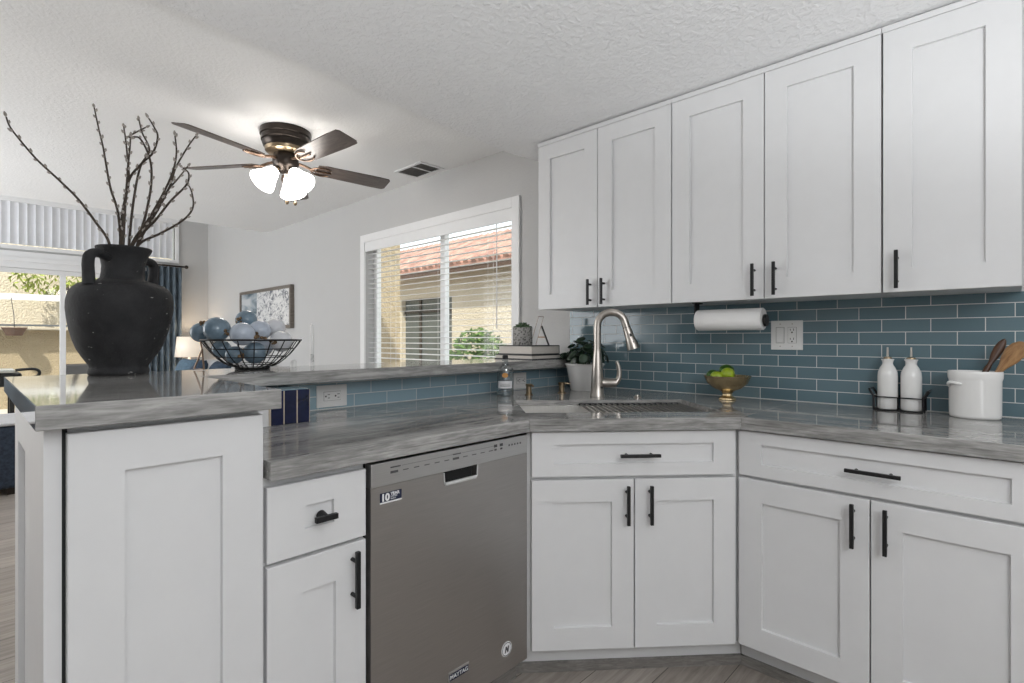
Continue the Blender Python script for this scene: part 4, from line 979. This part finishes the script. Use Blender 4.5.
soft('armrest', t, (-.46, .235, -1.0, -.835, .425, .66), M['sofa'], .06); soft('armrest', t, (-.46, .235, .835, 1.0, .425, .66), M['sofa'], .06)
for a in (-.38, .42):
    for b in (-.9, .9): obj('leg', B(a - .03, a + .03, b - .03, b + .03, 0, .08), M['dbronze'], t, smooth=0)
M['cush_n'] = mat('navy_cushion_cloth', (.025, .045, .075), .9, var=.3, scale=40); M['cush_b'] = mat('dusty_blue_cushion_cloth', (.10, .16, .22), .9, var=.2, scale=40)
def cushion(label, m, c, rot, s_=.22):
    bm = bmesh.new(); N_ = 12
    g = [[None] * (N_ + 1) for _ in range(N_ + 1)]; g2 = [[None] * (N_ + 1) for _ in range(N_ + 1)]
    for i in range(N_ + 1):
        for j in range(N_ + 1):
            u, v = 2 * i / N_ - 1, 2 * j / N_ - 1; h = .075 * ((1 - u ** 4) * (1 - v ** 4)) ** .6; k_ = 1 - .06 * (1 - abs(u * v))
            g[i][j] = bm.verts.new((u * s_ * k_, v * s_ * k_, h)); g2[i][j] = bm.verts.new((u * s_ * k_, v * s_ * k_, -h))
    for i in range(N_):
        for j in range(N_):
            bm.faces.new((g[i][j], g[i + 1][j], g[i + 1][j + 1], g[i][j + 1])); bm.faces.new((g2[i][j], g2[i][j + 1], g2[i + 1][j + 1], g2[i + 1][j]))
    bmesh.ops.remove_doubles(bm, verts=bm.verts, dist=.001)
    tag(obj('cushion', bm, m, loc=c, rot=rot, smooth=180), label, 'cushion', 'cushions on the sofa')
cushion('dusty blue cushion at the far end of the grey sofa', M['cush_b'], (1.97, 7.72, .76), (0, math.radians(-62), .25), .19)
cushion('navy cushion on the grey sofa near its middle', M['cush_n'], (1.97, 7.22, .76), (0, math.radians(-62), -.15), .19)
cushion('navy cushion at the near end of the grey sofa', M['cush_n'], (1.97, 6.5, .76), (0, math.radians(-62), .1), .19)
M['navycloth'] = mat('navy_upholstery', (.03, .042, .065), .9, var=.3, scale=60, bump=.4, bscale=220)
t = thing('ottoman', 'navy upholstered ottoman on the floor left of the bar end', 'ottoman', (-.10, 5.85, 0))
soft('body', t, (-.42, .42, -.36, .36, .05, .52), M['navycloth'], .03); soft('top_pad', t, (-.42, .42, -.36, .36, .525, .55), M['sofa'], .02)
for a in (-.36, .36):
    for b in (-.3, .3): obj('foot', B(a - .03, a + .03, b - .03, b + .03, 0, .05), M['dbronze'], t, smooth=0)

# ---------------------------------------------------------------- outside
struct('ground_patio', B(-9, W + .15, FAR + .15, 16, -.2, -.03), mat('pale_concrete', (.52, .48, .42), .9, var=.08, scale=3))
struct('ground_side', B(W + .15, 14, -4, 16, -.2, -.03), mat('pale_gravel', (.50, .46, .40), .9, var=.15, scale=9))
struct('wall_patio_low', B(-9, W + 3, 12.6, 12.85, -.03, 1.34), M['stucco'])
struct('wall_patio_cap', B(-9, W + 3, 12.55, 12.9, 1.341, 1.385), mat('pale_wall_cap', (.62, .56, .46), .9))
struct('wall_patio_high', B(-9, W + 3, 14.6, 14.8, -.03, 4.6), M['stucco2'])
t = thing('pergola_beam', 'pale horizontal beam across the patio beyond the sliding door', 'beam', (0, 13.2, 1.96))
obj('beam', B(-6, 4, -.06, .06, -.06, .05), M['trim'], t, smooth=0)
for x in (-5.5, 3.6): obj('post', B(x - .06, x + .06, -.06, .06, -1.99, -.0605), M['trim'], t, smooth=0)
t = thing('plant_shelf', 'thin dark metal rail shelf on the patio wall', 'shelf', (0, 12.4, 1.42))
obj('rail', B(-4, 2.4, -.10, .10, -.015, .015), mat('grey_rail', (.16, .17, .18), .5, .5), t, smooth=0)
for x in (-3.0, -1.0, 1.6): obj('bracket', B(x - .02, x + .02, -.02, .149, -.10, -.0155), M['black'], t, smooth=0)
t = thing('hanging_pot', 'brown hanging planter below the patio beam', 'planter', (.60, 12.25, 1.24))
bm = bmesh.new(); lathe(bm, [(0, 0), (.10, 0), (.15, .11), (.17, .13), (.16, .14), (.14, .13), (0, .12)], 24); obj('pot', bm, mat('brown_clay', (.12, .07, .05), .8), t)
bm = bmesh.new(); tube(bm, [(0, 0, .12), (0, .10, .35), (0, .9, .70)], .006, 6); obj('wire', bm, M['black'], t)
def foliage(name, label, cat, loc, rad, n, leaf, m, trunk=None, droop=0):
    t = thing(name, label, cat, loc)
    bm = bmesh.new()
    for k in range(n):
        v = Vector((random.gauss(0, 1), random.gauss(0, 1), random.gauss(0, 1))).normalized() * random.uniform(.45, 1) ** .5
        p = Vector((v.x * rad[0], v.y * rad[1], v.z * rad[2])) + Vector((0, 0, rad[2]))
        s1 = Vector((random.uniform(-1, 1), random.uniform(-1, 1), random.uniform(-1, .4) - droop)).normalized() * leaf; s2 = s1.orthogonal().normalized() * leaf * .35
        a_, b_, c_, d_ = (bm.verts.new(p + q) for q in (-s1, s2, s1, -s2)); bm.faces.new((a_, b_, c_, d_))
    o = obj('foliage', bm, m, t, smooth=0)
    if trunk:
        bm = bmesh.new(); tube(bm, trunk, [.07, .03], 8); obj('trunk', bm, M['twig'], t)
    return t
M['leaf_y'] = mat('yellow_green_leaf', (.25, .30, .05), .6, var=.5, scale=6)
foliage('patio_tree', 'yellow-green leafy tree hanging over the patio wall', 'tree', (1.35, 14.0, 1.95), (.75, .4, .45), 420, .07, M['leaf_y'], [(0.4, .2, -1.98), (.4, .2, -.6), (.1, .1, .4)], .6)
t = thing('griddle', 'black outdoor griddle with rounded side handle beyond the sliding door', 'grill', (-.05, 10.3, -.03))
bm = bmesh.new(); box(bm, -.9, .62, -.28, .28, .55, .74); obj('cabinet', bm, M['black'], t, smooth=0, bevel=.03)
obj('hood', B(-.9, .55, -.27, .27, .742, .79), M['steel'], t, smooth=0, bevel=.015)
bm = bmesh.new(); tube(bm, spline([(.55, -.29, .78), (.74, -.30, .79), (.80, -.30, .74), (.76, -.3, .68), (.62, -.29, .67)], 5), .02, 10); obj('handle', bm, M['black'], t)
for a in (-.8, .52):
    for b in (-.22, .22): obj('leg', B(a - .025, a + .025, b - .025, b + .025, 0, .5495), M['black'], t, smooth=0)
t = thing('planter_box', 'dark grey rectangular planter on the patio behind the urn', 'planter', (1.33, 11.0, -.03))
bm = bmesh.new(); box(bm, -.25, .25, -.2, .2, 0, .80); obj('box', bm, mat('dark_grey_planter', (.05, .05, .055), .7), t, smooth=0, bevel=.01)
obj('soil', B(-.22, .22, -.17, .17, .801, .806), M['twig'], t, smooth=0)
# next-door house seen through the blind
struct('wall_exterior', B(W + .16, 3.98, 5.84, 6.4, -.03, 3.6), M['stucco'])
t = thing('neighbour_house', 'beige stucco house with a red tile roof outside the dining window', 'house', (6.5, 7.5, -.03))
bm = bmesh.new(); hy0, hy1 = -6.0, 5.0; oy0, oy1, oz1 = .31, 1.98, 2.05
box(bm, 0, .25, hy0, oy0, 0, 2.60); box(bm, 0, .25, oy1, hy1, 0, 2.60); box(bm, 0, .25, oy0, oy1, oz1, 2.60); obj('wall', bm, M['stucco2'], t, smooth=0)
bm = bmesh.new(); obox(bm, (-.35, hy0, 2.52), (0, hy1 - hy0, 0), (1.9, 0, .92), (0, 0, .06))
y = hy0 + .1
while y < hy1:
    tube(bm, [(-.36, y, 2.575), (1.55, y, 3.50)], .07, 8); y += .2
obj('roof', bm, M['roof'], t, smooth=50)
obj('fascia', B(-.33, -.29, hy0, hy1, 2.42, 2.52), mat('brown_fascia', (.10, .06, .04), .8), t, smooth=0)
f = obj('doorway', B(.10, .14, oy0, oy1, 0, oz1), mat('shaded_door_panel', (.10, .11, .10), .5), t, smooth=0)
bm = bmesh.new()
for y in (oy0 + .02, (oy0 + oy1) / 2 + .25): box(bm, .07, .099, y, y + .06, 0, oz1)
box(bm, .07, .099, oy0, oy1, oz1 - .3, oz1 - .24)
obj('door_frame', bm, mat('dark_brown_frame', (.05, .04, .03), .6), f, smooth=0)
foliage('shrub', 'bushy green shrub outside the dining window', 'shrub', (5.75, 6.25, -.03), (.45, .62, .70), 2600, .06, M['bush'], [(0, 0, 0), (0, 0, .9)])
